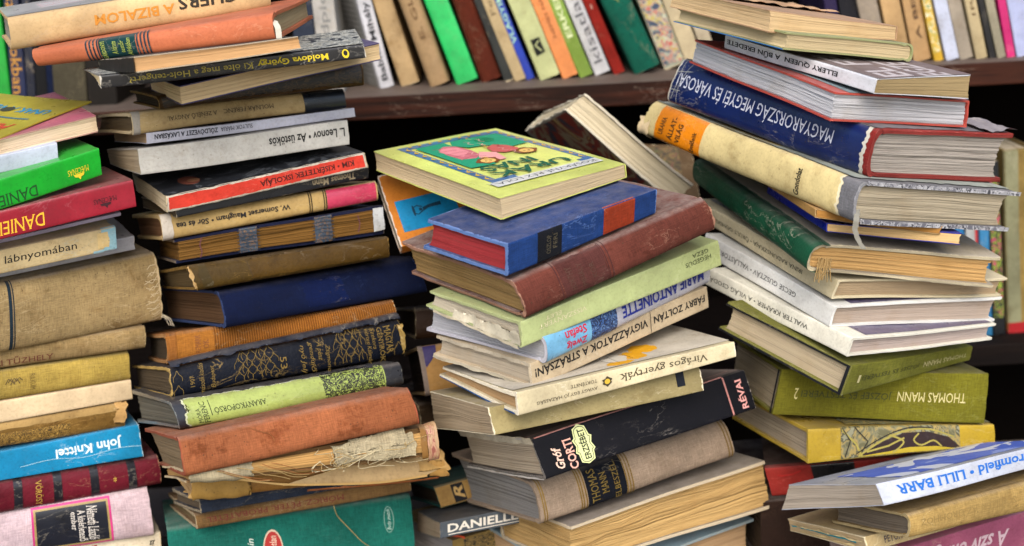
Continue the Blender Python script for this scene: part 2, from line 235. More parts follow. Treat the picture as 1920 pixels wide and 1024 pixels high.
POSES = json.loads('''{"C11":[[0.135,0.1797,0.285],[0.0003,-0.0169,-2.5629],[0.2038,0.14,0.0416],[0,0,0,0,0,0,0,0,0,0,0,0,0,0,0,0,0,0,0,0,0,0,0,0]],"C10":[[0.1651,0.1488,0.3311],[0.1437,0.0101,-2.6269],[0.2139,0.1217,0.0401],[-9,8,-18,8,-8,19,-11,10,-22,10,-9,23,12,-8,13,-11,8,-10,14,-11,17,-14,10,-13]],"C9":[[0.0113,-0.0587,0.3875],[-0.1909,-0.0551,0.4988],[0.2003,0.1475,0.0402],[7,-2,15,-6,1,-11,22,-17,-42,-25,18,45,24,-9,19,-23,8,-29,19,-8,15,-19,6,-23]],"C8":[[0.0157,-0.092,0.4435],[-0.2609,-0.0581,0.5009],[0.2136,0.1432,0.0339],[18,-9,0,-17,9,3,3,-1,4,-6,3,-7,14,-8,-10,-13,7,3,11,-6,-8,-10,5,3]],"C7":[[-0.0219,-0.1131,0.4901],[-0.2398,0.0002,0.4101],[0.1902,0.136,0.0252],[9,-3,18,-7,2,-12,-8,1,-40,5,-1,34,7,-2,14,0,-1,-17,-6,1,-32,0,-1,-14]],"C6":[[-0.0014,-0.1223,0.5152],[-0.1002,-0.0092,0.4756],[0.2056,0.14,0.0127],[-6,-4,-37,5,1,19,-16,13,24,17,-13,-26,3,-2,0,-3,2,2,3,-1,0,-2,2,1]],"C5":[[0.0111,-0.1003,0.5259],[-0.0076,-0.0764,0.7045],[0.2074,0.1226,0.0193],[-6,0,-14,2,-1,2,-19,18,5,22,-20,-5,0,1,1,1,1,4,0,1,1,1,1,3]],"C4":[[0.0222,-0.1011,0.5451],[0.0073,-0.0796,0.7637],[0.2058,0.1373,0.0221],[-2,0,-4,1,0,2,-17,15,-1,16,-16,-1,1,-1,0,1,0,1,1,-1,0,13,-12,-1]],"C3":[[0.0046,-0.1122,0.564],[0.0262,-0.1078,0.6284],[0.2135,0.1284,0.0189],[-11,1,-14,9,-2,8,-18,23,24,18,-24,-27,2,-8,-16,-1,9,18,2,-7,-13,-1,7,14]],"C2":[[0.0055,-0.1137,0.5869],[-0.0041,-0.1811,0.5602],[0.1917,0.1744,0.0311],[20,-16,-11,-19,15,11,9,-3,4,-11,5,-2,18,-8,4,-18,6,-10,14,-7,3,-14,5,-8]],"C1":[[-0.0027,-0.1229,0.6243],[0.0206,-0.1233,0.6358],[0.1522,0.1083,0.0231],[-18,8,-11,16,-7,10,-31,17,-9,32,-22,2,-10,13,13,9,-12,-13,-8,10,10,7,-9,-10]],"C0":[[0.0986,-0.0025,0.6656],[-0.0566,-0.0761,2.1925],[0.184,0.129,0.0149],[8,-4,23,3,7,-4,-10,2,-25,0,-3,4,6,-3,18,-15,-3,-28,1,0,2,13,2,25]],"B24":[[-0.3164,-0.0007,0.3168],[-0.2034,0.0288,0.2672],[0.2198,0.1267,0.0584],[2,0,4,3,0,5,0,0,0,2,0,4,-3,1,1,-4,1,1,0,0,0,-3,1,1]],"B23":[[-0.2861,-0.0116,0.3809],[-0.2087,0.0537,0.4148],[0.1986,0.125,0.0137],[6,-3,-2,-6,3,4,5,-2,-1,-5,2,3,-1,0,0,-5,2,3,-1,0,0,-5,2,3]],"B22":[[-0.2755,-0.0322,0.4041],[-0.2581,0.0603,0.4464],[0.1905,0.1087,0.0125],[0,0,5,0,0,3,-1,0,-23,1,-1,0,0,0,4,0,0,2,-1,0,-18,1,0,0]],"B21":[[-0.2764,-0.0529,0.4282],[-0.2124,0.0813,0.3201],[0.2168,0.1291,0.0167],[0,0,-10,2,0,15,0,0,-8,1,0,12,24,-8,1,-23,7,-12,19,-7,1,-18,6,-10]],"B20":[[-0.2602,-0.129,0.4694],[-0.2931,0.0606,0.4046],[0.2065,0.1076,0.0152],[5,-3,29,-4,3,-23,4,-2,23,-2,2,-27,1,1,-57,-1,-1,53,1,1,-46,-1,-1,43]],"B19":[[-0.2594,-0.134,0.4817],[-0.2769,-0.0102,0.4258],[0.1915,0.1372,0.031],[0,0,-8,0,0,-5,35,-15,-14,-36,16,11,15,-6,-7,-15,6,-4,12,-5,-6,-12,5,-3]],"B18":[[-0.2744,-0.0807,0.5005],[-0.2438,0.0336,0.4893],[0.198,0.1409,0.0231],[25,-13,-1,-24,13,0,4,-3,-33,-7,5,34,5,-2,2,-4,1,-33,4,-2,1,-3,1,-26]],"B17":[[-0.2837,-0.0455,0.5141],[-0.2376,0.0069,0.4817],[0.2074,0.1442,0.0259],[-8,4,-6,8,-4,-9,-6,4,21,5,-4,-23,2,-2,-30,-1,2,33,1,-2,-24,-1,2,26]],"B16":[[-0.2918,-0.0126,0.5341],[-0.2505,-0.0125,0.3912],[0.2018,0.1351,0.0217],[-12,4,-16,12,-4,22,-1,0,-12,10,-3,17,7,-2,20,-7,2,-26,6,-2,16,-6,1,-21]],"B15":[[-0.2433,-0.0103,0.5601],[-0.1752,0.0253,0.5661],[0.1891,0.1528,0.0325],[11,-6,3,-10,6,-2,-4,4,9,-8,5,-2,46,-30,-17,-46,29,4,37,-24,-14,-36,23,3]],"B14":[[-0.2611,-0.0209,0.598],[-0.2146,0.0036,0.4628],[0.1733,0.135,0.0191],[22,-11,-12,-21,11,18,23,-11,7,-23,10,-19,-12,5,-2,11,-5,-3,-9,4,-2,9,-4,-3]],"B13":[[-0.2792,0.005,0.6134],[-0.1759,-0.0159,0.3698],[0.1834,0.1396,0.0227],[-8,4,13,9,-5,-13,1,0,1,7,-4,-11,-11,3,-10,11,-2,16,-9,2,-8,9,-2,13]],"B12":[[-0.2879,0.0039,0.6354],[-0.1733,-0.0312,0.4266],[0.1906,0.1374,0.0204],[-4,1,-3,3,-1,4,8,-5,-12,-7,4,11,-4,4,15,4,-3,-14,-3,3,12,3,-3,-11]],"B11":[[-0.2733,-0.0029,0.6564],[-0.0977,-0.0452,0.4782],[0.1725,0.12,0.009],[0,-1,-6,4,-1,2,0,-1,-5,4,-1,2,-5,2,-1,5,-2,2,-4,2,-1,4,-1,2]],"B10":[[-0.2771,-0.0138,0.663],[-0.009,-0.0752,0.4537],[0.1755,0.1212,0.0139],[-8,4,0,7,-5,-6,3,-4,-8,-2,4,9,5,-2,3,-6,2,-2,4,-1,2,-5,2,-2]],"B9":[[-0.2949,-0.0155,0.6963],[-0.0988,-0.0085,0.4713],[0.1809,0.1203,0.0186],[-1,-1,-10,2,2,16,6,2,25,-7,-2,-30,-5,-1,-15,5,0,11,-4,-1,-12,4,0,9]],"B8":[[-0.2915,0.003,0.717],[-0.1088,0.0009,0.4834],[0.1838,0.1201,0.0086],[-4,2,-2,4,-2,2,-3,1,-2,3,-1,2,0,1,4,0,-1,-3,0,1,3,0,0,-2]],"B7":[[-0.3006,-0.0012,0.7266],[-0.1152,0.0043,0.5142],[0.1868,0.1209,0.0167],[-1,-1,-7,1,1,7,-25,15,8,24,-15,-9,7,-4,0,-7,4,2,6,-3,0,-5,3,2]],"B6":[[-0.2789,0.0048,0.7423],[-0.0621,-0.0369,0.4249],[0.1759,0.1209,0.016],[8,1,18,-8,-3,-26,6,1,15,-7,-2,-21,-5,-5,-29,5,5,29,-4,-4,-23,4,4,23]],"B5":[[-0.1446,0.1279,0.7739],[-0.0061,0.1077,-2.7115],[0.1675,0.1142,0.0125],[7,-1,-4,-6,0,6,8,-2,-5,-8,1,8,9,1,-13,0,5,-15,11,1,-16,-9,2,6]],"B4":[[-0.3035,-0.0767,0.7728],[0.0316,-0.0398,0.3116],[0.2102,0.0783,0.0088],[25,-5,8,29,-4,16,20,-4,6,-62,11,-27,-25,-1,-26,-33,8,-8,-20,0,-21,65,-15,16]],"B3":[[-0.2024,0.0416,0.7875],[0.057,0.0424,-2.631],[0.1287,0.104,0.0091],[-3,4,-8,4,-1,-5,-3,5,-11,5,-1,-6,5,-1,-6,0,5,-18,2,0,-4,-5,-3,21]],"B2":[[-0.3641,-0.0183,0.7856],[0.027,-0.0761,-0.1],[0.1944,0.1312,0.0171],[12,4,9,-12,-8,-21,10,3,7,-9,-6,-17,-1,-8,-27,1,6,19,0,0,0,1,5,15]],"B1":[[-0.3829,-0.0154,0.8007],[0.0048,-0.08,0.3749],[0.2085,0.1301,0.0252],[-12,3,-5,12,-5,0,-10,2,-4,9,-4,0,-1,0,-2,9,-4,0,-1,0,-2,9,-4,0]],"A16":[[-0.5261,-0.0274,0.293],[-0.0019,0.0378,0.3928],[0.2044,0.14,0.0665],[0,0,1,0,0,1,0,0,0,0,0,1,0,0,-1,0,0,-1,0,0,0,0,0,-1]],"A15":[[-0.5188,-0.0316,0.3648],[-0.0056,0.0626,0.406],[0.194,0.14,0.0436],[-18,11,11,18,-11,-11,-14,8,8,14,-9,-9,14,-10,-14,-14,10,14,11,-8,-11,-11,8,11]],"A14":[[-0.511,-0.0354,0.4082],[-0.0008,0.0643,0.4814],[0.2025,0.14,0.0298],[-13,4,-10,13,-5,8,-10,4,-8,11,-4,7,9,-2,9,-9,2,-9,7,-2,7,-7,2,-7]],"A13":[[-0.5057,-0.0363,0.4377],[-0.0022,0.0438,0.461],[0.1847,0.14,0.027],[-12,9,11,13,-10,-13,-10,7,9,10,-8,-11,7,-8,-15,-8,9,16,6,-6,-12,-7,7,13]],"A12":[[-0.5015,-0.0359,0.4681],[0.025,0.0653,0.5009],[0.1707,0.14,0.0226],[-7,6,7,8,-7,-9,-6,5,5,7,-6,-7,-16,6,-11,14,-4,13,-13,4,-9,11,-3,10]],"A11":[[-0.498,-0.0358,0.4902],[0.0252,0.0467,0.5044],[0.176,0.14,0.0188],[-9,3,-5,10,-5,3,-7,3,-4,8,-4,3,2,0,4,-4,1,-3,2,0,3,-3,1,-2]],"A10":[[-0.4947,-0.0353,0.5096],[0.0336,0.051,0.5098],[0.1732,0.14,0.0268],[-12,5,-5,13,-7,3,-9,4,-4,10,-5,2,-2,2,2,0,0,-1,-1,1,2,0,0,-1]],"A9":[[-0.4929,-0.0324,0.536],[0.0313,0.0379,0.4647],[0.1861,0.14,0.0198],[1,0,0,3,-1,2,0,0,0,3,-1,2,-5,2,-2,4,-1,2,-4,2,-2,3,-1,2]],"A8":[[-0.4789,-0.0521,0.5536],[0.0879,0.0237,0.6359],[0.2018,0.1399,0.0609],[-26,21,3,25,-23,-10,-21,17,2,20,-19,-8,11,-13,-10,-11,15,16,9,-10,-8,-9,12,12]],"A7":[[-0.4763,-0.043,0.6138],[0.0848,-0.035,0.5205],[0.1767,0.1399,0.0125],[0,-3,-6,2,-1,0,0,-2,-5,2,-1,0,-4,2,0,2,-1,0,-3,2,0,2,-1,0]],"A6":[[-0.464,-0.0662,0.6228],[0.11,-0.0397,0.5333],[0.1552,0.1302,0.0197],[-16,7,-6,17,-9,2,-13,5,-5,14,-7,2,-7,4,0,5,-2,2,-5,3,0,4,-1,2]],"A5":[[-0.4679,-0.0519,0.6424],[0.1119,-0.0808,0.4836],[0.161,0.1298,0.0029],[-3,-2,-7,5,-3,-1,-2,-1,-5,4,-2,-1,-1,0,0,0,0,-1,-1,0,0,0,0,-1]],"A4":[[-0.4495,-0.0879,0.6552],[-0.0229,-0.0847,0.4624],[0.1665,0.1094,0.0207],[-26,9,-10,25,-12,-1,-20,7,-8,20,-10,0,-9,5,1,7,1,15,-7,4,1,1,-4,-12]],"A3":[[-0.4479,-0.0912,0.6735],[0.043,-0.1481,0.5759],[0.1476,0.1307,0.0226],[-3,-4,-13,9,-5,1,-3,-3,-10,9,-5,1,-13,9,3,11,-6,1,-10,7,3,9,-5,1]],"A2":[[-0.4519,-0.0647,0.7016],[0.0639,-0.1095,0.4309],[0.1055,0.1299,0.013],[-15,6,-1,18,-8,-1,-12,5,-1,15,-7,-1,-13,2,-8,8,-1,5,-10,2,-7,6,-1,4]],"A1":[[-0.3947,0.1143,0.7377],[-0.0565,0.1183,-2.6141],[0.1402,0.13,0.0124],[6,-2,-3,-4,0,4,7,-3,-4,-5,1,5,12,-5,-5,-13,8,-1,15,-6,-6,-16,10,-2]],"A0":[[-0.4356,-0.103,0.7197],[0.0365,-0.1621,1.0311],[0.1788,0.1272,0.0008],[-3,0,-5,0,-1,-1,-2,0,-4,0,-1,-1,-2,0,-3,1,0,2,-2,0,-2,1,0,2]],"D19":[[0.3174,-0.0514,0.285],[0.0007,-0.0225,0.3922],[0.2181,0.14,0.061],[0,0,0,0,0,0,0,0,0,0,0,0,0,0,0,0,0,0,0,0,0,0,0,0]],"D18":[[0.2727,-0.1062,0.3712],[-0.2294,-0.0154,0.3977],[0.1797,0.1128,0.0117],[2,-1,0,0,1,10,2,-1,0,-2,0,-11,2,-1,0,0,1,8,2,-1,0,-1,0,-9]],"D17":[[0.2959,-0.1446,0.3985],[-0.2522,-0.0018,0.3726],[0.1617,0.1072,0.0223],[-8,3,22,9,-4,-10,-2,0,-15,7,-3,-8,-18,6,-22,17,-6,14,-14,5,-17,13,-5,11]],"D16":[[0.27,-0.1597,0.4357],[-0.364,0.019,0.4218],[0.1942,0.13,0.0168],[15,-7,4,-13,5,8,-49,23,-24,45,-20,5,-15,6,4,16,-6,-13,-12,5,3,13,-5,-11]],"D20":[[0.2127,0.0409,0.2872],[-0.0005,0.01,0.094],[0.2141,0.15,0.0652],[0,0,0,0,0,0,0,0,0,0,0,0,0,0,0,0,0,0,0,0,0,0,0,0]],"D15":[[0.2249,0.054,0.3521],[-0.0029,-0.0922,-0.1432],[0.1818,0.12,0.0279],[20,3,-1,-19,-3,1,16,3,-1,-16,-2,1,16,3,-1,-16,-2,1,16,3,-1,-16,-2,1]],"D14":[[0.2405,-0.0303,0.4208],[-0.0831,0.0984,0.2753],[0.1837,0.1447,0.0244],[6,-6,-24,-4,6,32,-7,2,0,-3,5,25,14,-1,22,-13,-1,-31,11,0,18,-10,-1,-25]],"D13":[[0.2174,-0.008,0.4545],[-0.0968,0.1378,0.1274],[0.1913,0.1372,0.0423],[-21,5,12,21,-5,-10,-3,0,-3,17,-4,-8,7,-3,-14,-6,3,12,5,-3,-11,-5,2,9]],"D12":[[0.2618,-0.0651,0.4936],[0.208,0.1348,0.7032],[0.1852,0.1353,0.0229],[-14,1,-26,13,-3,19,-10,3,-15,12,-3,19,15,5,41,-16,-5,-44,-8,2,-12,10,-2,15]],"D11":[[0.1767,0.098,0.545],[-0.1215,0.1046,-1.082],[0.1907,0.1642,0.0157],[-2,-4,-3,1,2,-1,-1,-3,-2,1,1,-1,-6,-11,-3,5,10,2,-3,-2,5,5,6,-3]],"D10":[[0.1807,0.1399,0.5619],[-0.1324,0.0918,-1.1854],[0.203,0.1733,0.0207],[-6,-6,10,-2,-4,2,-3,-10,-7,-2,-3,1,-8,-8,12,7,7,-12,-3,-13,-9,4,16,9]],"D9":[[0.1798,0.1719,0.5898],[-0.1452,0.1025,-1.2175],[0.2306,0.173,0.0178],[23,47,-9,-25,-49,10,19,38,-7,-20,-39,8,-8,-15,5,7,14,-3,-6,-10,4,7,13,-5]],"D8":[[0.1798,0.1743,0.6223],[-0.199,0.1209,-1.3216],[0.2395,0.1725,0.025],[5,19,5,-6,-22,-4,4,15,4,-5,-17,-3,-6,-11,7,6,11,-6,5,1,-14,-3,1,9]],"D7":[[0.2288,0.0793,0.6301],[-0.1747,0.026,-1.4228],[0.1398,0.1157,0.0077],[0,3,4,2,-1,-7,2,0,-8,1,-1,-6,0,4,5,0,-5,-3,3,0,-10,-2,0,10]],"D7a":[[0.2093,0.0879,0.649],[-0.2232,0.0503,-1.3839],[0.1586,0.1111,0.007],[1,5,2,-1,-4,0,1,-2,-5,1,4,0,1,6,2,-1,-5,0,1,-2,-7,1,5,0]],"D6":[[0.1304,0.137,0.6781],[-0.2102,0.1299,-1.055],[0.2695,0.1782,0.032],[-16,-22,4,14,18,-6,-13,-18,3,11,15,-5,8,11,-2,-8,-10,2,-2,-5,-6,4,8,3]],"D5":[[0.1511,0.1179,0.7105],[-0.1751,0.1647,-0.9925],[0.2338,0.1706,0.0399],[-22,-30,-3,21,27,0,-18,-24,-2,17,22,0,1,4,6,0,-6,-12,2,-2,-9,-1,5,13]],"D4":[[0.3733,-0.0079,0.6959],[0.1588,-0.1567,2.042],[0.1871,0.1439,0.0216],[-10,-14,-4,8,12,1,-6,-5,-6,5,6,4,4,4,5,-2,-1,-4,5,5,6,-3,-2,-5]],"D3":[[0.1892,0.0576,0.7615],[-0.1256,0.1499,-0.9896],[0.1677,0.1131,0.0136],[1,5,8,-1,-9,-15,1,4,6,-1,-7,-12,-3,2,12,2,-3,-12,16,5,-30,-13,-2,28]],"D2":[[0.3335,0.0142,0.7494],[0.1631,-0.0906,2.0681],[0.1424,0.1345,0.0131],[-8,-6,-13,4,5,2,0,0,1,1,-1,6,4,5,2,-3,-2,-7,5,7,3,-4,-2,-9]],"D1":[[0.3233,0.0185,0.7642],[0.1634,-0.0858,2.0345],[0.1361,0.1322,0.0137],[-2,-9,9,1,8,-13,-9,-6,-19,8,7,13,1,0,2,0,6,-10,1,0,3,6,6,10]],"M7":[[-0.0671,0.0437,0.3026],[-0.1387,0.0141,0.5036],[0.1077,0.1162,0.0262],[1,0,4,2,0,5,0,0,0,1,0,4,0,0,0,1,0,4,0,0,0,1,0,4]],"M6":[[-0.0751,-0.0016,0.3532],[-0.3178,-0.0167,0.2835],[0.1151,0.106,0.016],[-11,2,13,11,-3,-9,-18,6,-21,20,-6,7,-8,2,11,9,-2,-7,-15,5,-17,16,-5,5]],"M5":[[-0.0793,0.072,0.3493],[-0.3105,-0.0702,0.359],[0.1129,0.1178,0.0212],[12,-4,7,-11,4,-1,10,-3,6,-9,3,-1,10,-3,6,-9,3,-1,10,-3,6,-9,3,-1]],"M4":[[-0.0948,0.1145,0.4093],[-0.1646,-0.0116,0.2881],[0.1117,0.1131,0.0284],[5,-1,0,-1,1,6,4,-1,0,-1,1,5,4,-1,0,-1,1,5,4,-1,0,-1,1,5]],"M3":[[-0.0845,0.0691,0.4636],[-0.326,-0.0432,0.2244],[0.1068,0.112,0.0429],[4,0,-8,0,-1,14,3,0,-6,2,0,-17,3,0,-6,0,-1,11,3,0,-6,2,0,-13]],"M2":[[-0.0922,0.1096,0.5052],[-0.2475,0.0372,0.2209],[0.1119,0.1207,0.0271],[-6,1,-9,10,-2,11,0,0,17,1,-1,-17,-5,1,-7,8,-2,9,0,0,14,1,0,-13]],"E1":[[0.1265,0.3126,0.5609],[0.3785,-0.7631,-3.0944],[0.1444,0.1247,0.0266],[2,-1,-1,-2,2,8,23,-4,4,-2,3,10,3,-1,-2,-26,4,-9,29,-5,5,-33,5,-11]],"U20":[[-0.5429,0.4288,0.6975],[0.0,-1.5427,0.0],[0.2,0.13,0.0287],[0,0,0,0,0,0,0,0,0,0,0,0,0,0,0,0,0,0,0,0,0,0,0,0]],"U21":[[-0.5234,0.4208,0.6973],[0.0,-1.5092,0.0],[0.2,0.13,0.0165],[0,0,0,0,0,0,0,0,0,0,0,0,0,0,0,0,0,0,0,0,0,0,0,0]],"U22":[[-0.512,0.418,0.6975],[0.0,-1.4928,0.0],[0.2,0.13,0.01],[0,0,0,0,0,0,0,0,0,0,0,0,0,0,0,0,0,0,0,0,0,0,0,0]],"U23":[[-0.4977,0.4137,0.6973],[0.0,-1.4945,0.0],[0.21,0.13,0.0129],[0,0,0,0,0,0,0,0,0,0,0,0,0,0,0,0,0,0,0,0,0,0,0,0]],"U24":[[-0.489,0.4081,0.6978],[0.0,-1.5015,0.0],[0.2,0.13,0.0071],[0,0,0,0,0,0,0,0,0,0,0,0,0,0,0,0,0,0,0,0,0,0,0,0]],"U25":[[-0.4525,0.4051,0.6959],[0.0,-1.5026,0.0],[0.2,0.13,0.0357],[0,0,0,0,0,0,0,0,0,0,0,0,0,0,0,0,0,0,0,0,0,0,0,0]],"U26":[[-0.4199,0.4033,0.6965],[0.0,-1.5145,0.0],[0.2,0.13,0.0321],[0,0,0,0,0,0,0,0,0,0,0,0,0,0,0,0,0,0,0,0,0,0,0,0]],"U27":[[-0.1972,0.394,0.6981],[0.0,-1.5611,0.0],[0.2,0.13,0.0233],[0,0,0,0,0,0,0,0,0,0,0,0,0,0,0,0,0,0,0,0,0,0,0,0]],"U1":[[-0.1707,0.3917,0.6989],[3.1416,-1.5473,3.1416],[0.2,0.13,0.0234],[0,0,0,0,0,0,0,0,0,0,0,0,0,0,0,0,0,0,0,0,0,0,0,0]],"U2":[[-0.1182,0.4195,0.7013],[3.1416,-1.3788,-2.7576],[0.2,0.13,0.0159],[0,0,0,0,0,0,0,0,0,0,0,0,0,0,0,0,0,0,0,0,0,0,0,0]],"U3":[[-0.0902,0.422,0.7035],[3.1416,-1.318,3.1416],[0.19,0.13,0.0207],[0,0,0,0,0,0,0,0,0,0,0,0,0,0,0,0,0,0,0,0,0,0,0,0]],"U4":[[-0.0557,0.4035,0.7049],[3.1416,-1.2714,3.1416],[0.2,0.13,0.0223],[0,0,0,0,0,0,0,0,0,0,0,0,0,0,0,0,0,0,0,0,0,0,0,0]],"U5":[[-0.0256,0.4092,0.7056],[3.1416,-1.2641,3.1416],[0.2,0.13,0.0241],[0,0,0,0,0,0,0,0,0,0,0,0,0,0,0,0,0,0,0,0,0,0,0,0]],"U6":[[0.0007,0.4156,0.7048],[3.1416,-1.2908,3.1416],[0.2,0.13,0.0234],[0,0,0,0,0,0,0,0,0,0,0,0,0,0,0,0,0,0,0,0,0,0,0,0]],"U7":[[0.0132,0.4093,0.7013],[3.1416,-1.2679,3.1416],[0.19,0.13,0.0102],[0,0,0,0,0,0,0,0,0,0,0,0,0,0,0,0,0,0,0,0,0,0,0,0]],"U8":[[0.0272,0.4087,0.7025],[3.1416,-1.2359,3.1416],[0.19,0.13,0.0127],[0,0,0,0,0,0,0,0,0,0,0,0,0,0,0,0,0,0,0,0,0,0,0,0]],"U9":[[0.037,0.417,0.7015],[3.1416,-1.2384,3.1416],[0.19,0.13,0.0099],[0,0,0,0,0,0,0,0,0,0,0,0,0,0,0,0,0,0,0,0,0,0,0,0]],"U10":[[0.0639,0.4059,0.7058],[3.1416,-1.2329,3.1416],[0.19,0.13,0.0226],[0,0,0,0,0,0,0,0,0,0,0,0,0,0,0,0,0,0,0,0,0,0,0,0]],"U11":[[0.0839,0.4089,0.7041],[3.1416,-1.2337,3.1416],[0.19,0.13,0.0176],[0,0,0,0,0,0,0,0,0,0,0,0,0,0,0,0,0,0,0,0,0,0,0,0]],"U12":[[0.1006,0.4096,0.7034],[3.1416,-1.2204,3.1416],[0.19,0.13,0.0149],[0,0,0,0,0,0,0,0,0,0,0,0,0,0,0,0,0,0,0,0,0,0,0,0]],"U13":[[0.1202,0.4206,0.7044],[3.1416,-1.214,3.1416],[0.18,0.13,0.0175],[0,0,0,0,0,0,0,0,0,0,0,0,0,0,0,0,0,0,0,0,0,0,0,0]],"U14":[[0.1366,0.4205,0.7028],[3.1416,-1.2,3.1416],[0.19,0.13,0.0125],[0,0,0,0,0,0,0,0,0,0,0,0,0,0,0,0,0,0,0,0,0,0,0,0]],"U15":[[0.1741,0.4111,0.7097],[3.1416,-1.1853,3.1416],[0.19,0.13,0.0304],[0,0,0,0,0,0,0,0,0,0,0,0,0,0,0,0,0,0,0,0,0,0,0,0]],"U16":[[0.2057,0.4378,0.7067],[3.1416,-1.2244,3.1416],[0.19,0.13,0.0247],[0,0,0,0,0,0,0,0,0,0,0,0,0,0,0,0,0,0,0,0,0,0,0,0]],"U17":[[0.2262,0.4357,0.7047],[3.1416,-1.2286,3.1416],[0.19,0.13,0.019],[0,0,0,0,0,0,0,0,0,0,0,0,0,0,0,0,0,0,0,0,0,0,0,0]],"U18":[[0.2438,0.4356,0.703],[3.1416,-1.2472,3.1416],[0.19,0.13,0.0148],[0,0,0,0,0,0,0,0,0,0,0,0,0,0,0,0,0,0,0,0,0,0,0,0]],"U19":[[0.3728,0.3944,0.7002],[3.1416,-1.4309,3.1416],[0.2,0.13,0.0135],[0,0,0,0,0,0,0,0,0,0,0,0,0,0,0,0,0,0,0,0,0,0,0,0]],"U28":[[0.3972,0.3958,0.7014],[3.1416,-1.4179,3.1416],[0.2,0.13,0.0203],[0,0,0,0,0,0,0,0,0,0,0,0,0,0,0,0,0,0,0,0,0,0,0,0]],"U29":[[0.4203,0.3899,0.7029],[3.1416,-1.3501,3.1416],[0.2,0.13,0.0208],[0,0,0,0,0,0,0,0,0,0,0,0,0,0,0,0,0,0,0,0,0,0,0,0]],"U30":[[0.4434,0.3884,0.7025],[3.1416,-1.3586,3.1416],[0.2,0.13,0.02],[0,0,0,0,0,0,0,0,0,0,0,0,0,0,0,0,0,0,0,0,0,0,0,0]],"U31":[[0.4651,0.3873,0.7024],[3.1416,-1.3516,3.1416],[0.19,0.13,0.0188],[0,0,0,0,0,0,0,0,0,0,0,0,0,0,0,0,0,0,0,0,0,0,0,0]],"U32":[[0.4764,0.3824,0.7004],[3.1416,-1.3465,3.1416],[0.19,0.13,0.0096],[0,0,0,0,0,0,0,0,0,0,0,0,0,0,0,0,0,0,0,0,0,0,0,0]],"U33":[[0.4928,0.3816,0.7015],[3.1416,-1.3429,3.1416],[0.19,0.13,0.0142],[0,0,0,0,0,0,0,0,0,0,0,0,0,0,0,0,0,0,0,0,0,0,0,0]],"U34":[[0.5096,0.3835,0.7017],[3.1416,-1.3287,3.1416],[0.19,0.13,0.0143],[0,0,0,0,0,0,0,0,0,0,0,0,0,0,0,0,0,0,0,0,0,0,0,0]],"U35":[[0.5238,0.3806,0.7011],[3.1416,-1.3406,3.1416],[0.19,0.13,0.0122],[0,0,0,0,0,0,0,0,0,0,0,0,0,0,0,0,0,0,0,0,0,0,0,0]],"U36":[[0.5321,0.3789,0.6999],[3.1416,-1.3283,3.1416],[0.19,0.13,0.0065],[0,0,0,0,0,0,0,0,0,0,0,0,0,0,0,0,0,0,0,0,0,0,0,0]],"U37":[[0.5432,0.3798,0.7005],[3.1416,-1.3336,3.1416],[0.19,0.13,0.0093],[0,0,0,0,0,0,0,0,0,0,0,0,0,0,0,0,0,0,0,0,0,0,0,0]],"U38":[[0.5535,0.3795,0.7001],[3.1416,-1.3643,3.1416],[0.19,0.13,0.0087],[0,0,0,0,0,0,0,0,0,0,0,0,0,0,0,0,0,0,0,0,0,0,0,0]],"U39":[[0.5789,0.3795,0.7038],[3.1416,-1.3438,3.1416],[0.2,0.13,0.0242],[0,0,0,0,0,0,0,0,0,0,0,0,0,0,0,0,0,0,0,0,0,0,0,0]],"L1":[[0.5935,0.3889,0.3879],[3.1416,-1.5115,3.1416],[0.21,0.13,0.0334],[0,0,0,0,0,0,0,0,0,0,0,0,0,0,0,0,0,0,0,0,0,0,0,0]],"L2":[[0.5536,0.3805,0.3869],[3.1416,-1.499,3.1416],[0.2,0.13,0.0133],[0,0,0,0,0,0,0,0,0,0,0,0,0,0,0,0,0,0,0,0,0,0,0,0]],"L3":[[0.5385,0.3788,0.3867],[3.1416,-1.5052,3.1416],[0.18,0.13,0.0109],[0,0,0,0,0,0,0,0,0,0,0,0,0,0,0,0,0,0,0,0,0,0,0,0]],"L4":[[0.526,0.3776,0.3868],[3.1416,-1.5052,3.1416],[0.2,0.13,0.0133],[0,0,0,0,0,0,0,0,0,0,0,0,0,0,0,0,0,0,0,0,0,0,0,0]],"L5":[[0.5106,0.3767,0.387],[3.1416,-1.5036,3.1416],[0.19,0.13,0.0151],[0,0,0,0,0,0,0,0,0,0,0,0,0,0,0,0,0,0,0,0,0,0,0,0]],"M1":[[-0.0973,0.0657,0.5974],[0.8818,-0.1237,0.2903],[0.0704,0.0723,0.014],[0,0,0,0,0,0,0,0,0,0,0,0,0,0,0,0,0,0,0,0,0,0,0,0]],"M8":[[0.1182,0.2856,0.5801],[0.9686,0.1241,0.2619],[0.0778,0.062,0.02],[0,0,0,0,0,0,0,0,0,0,0,0,0,0,0,0,0,0,0,0,0,0,0,0]]}''')
rnd = random.Random(7)

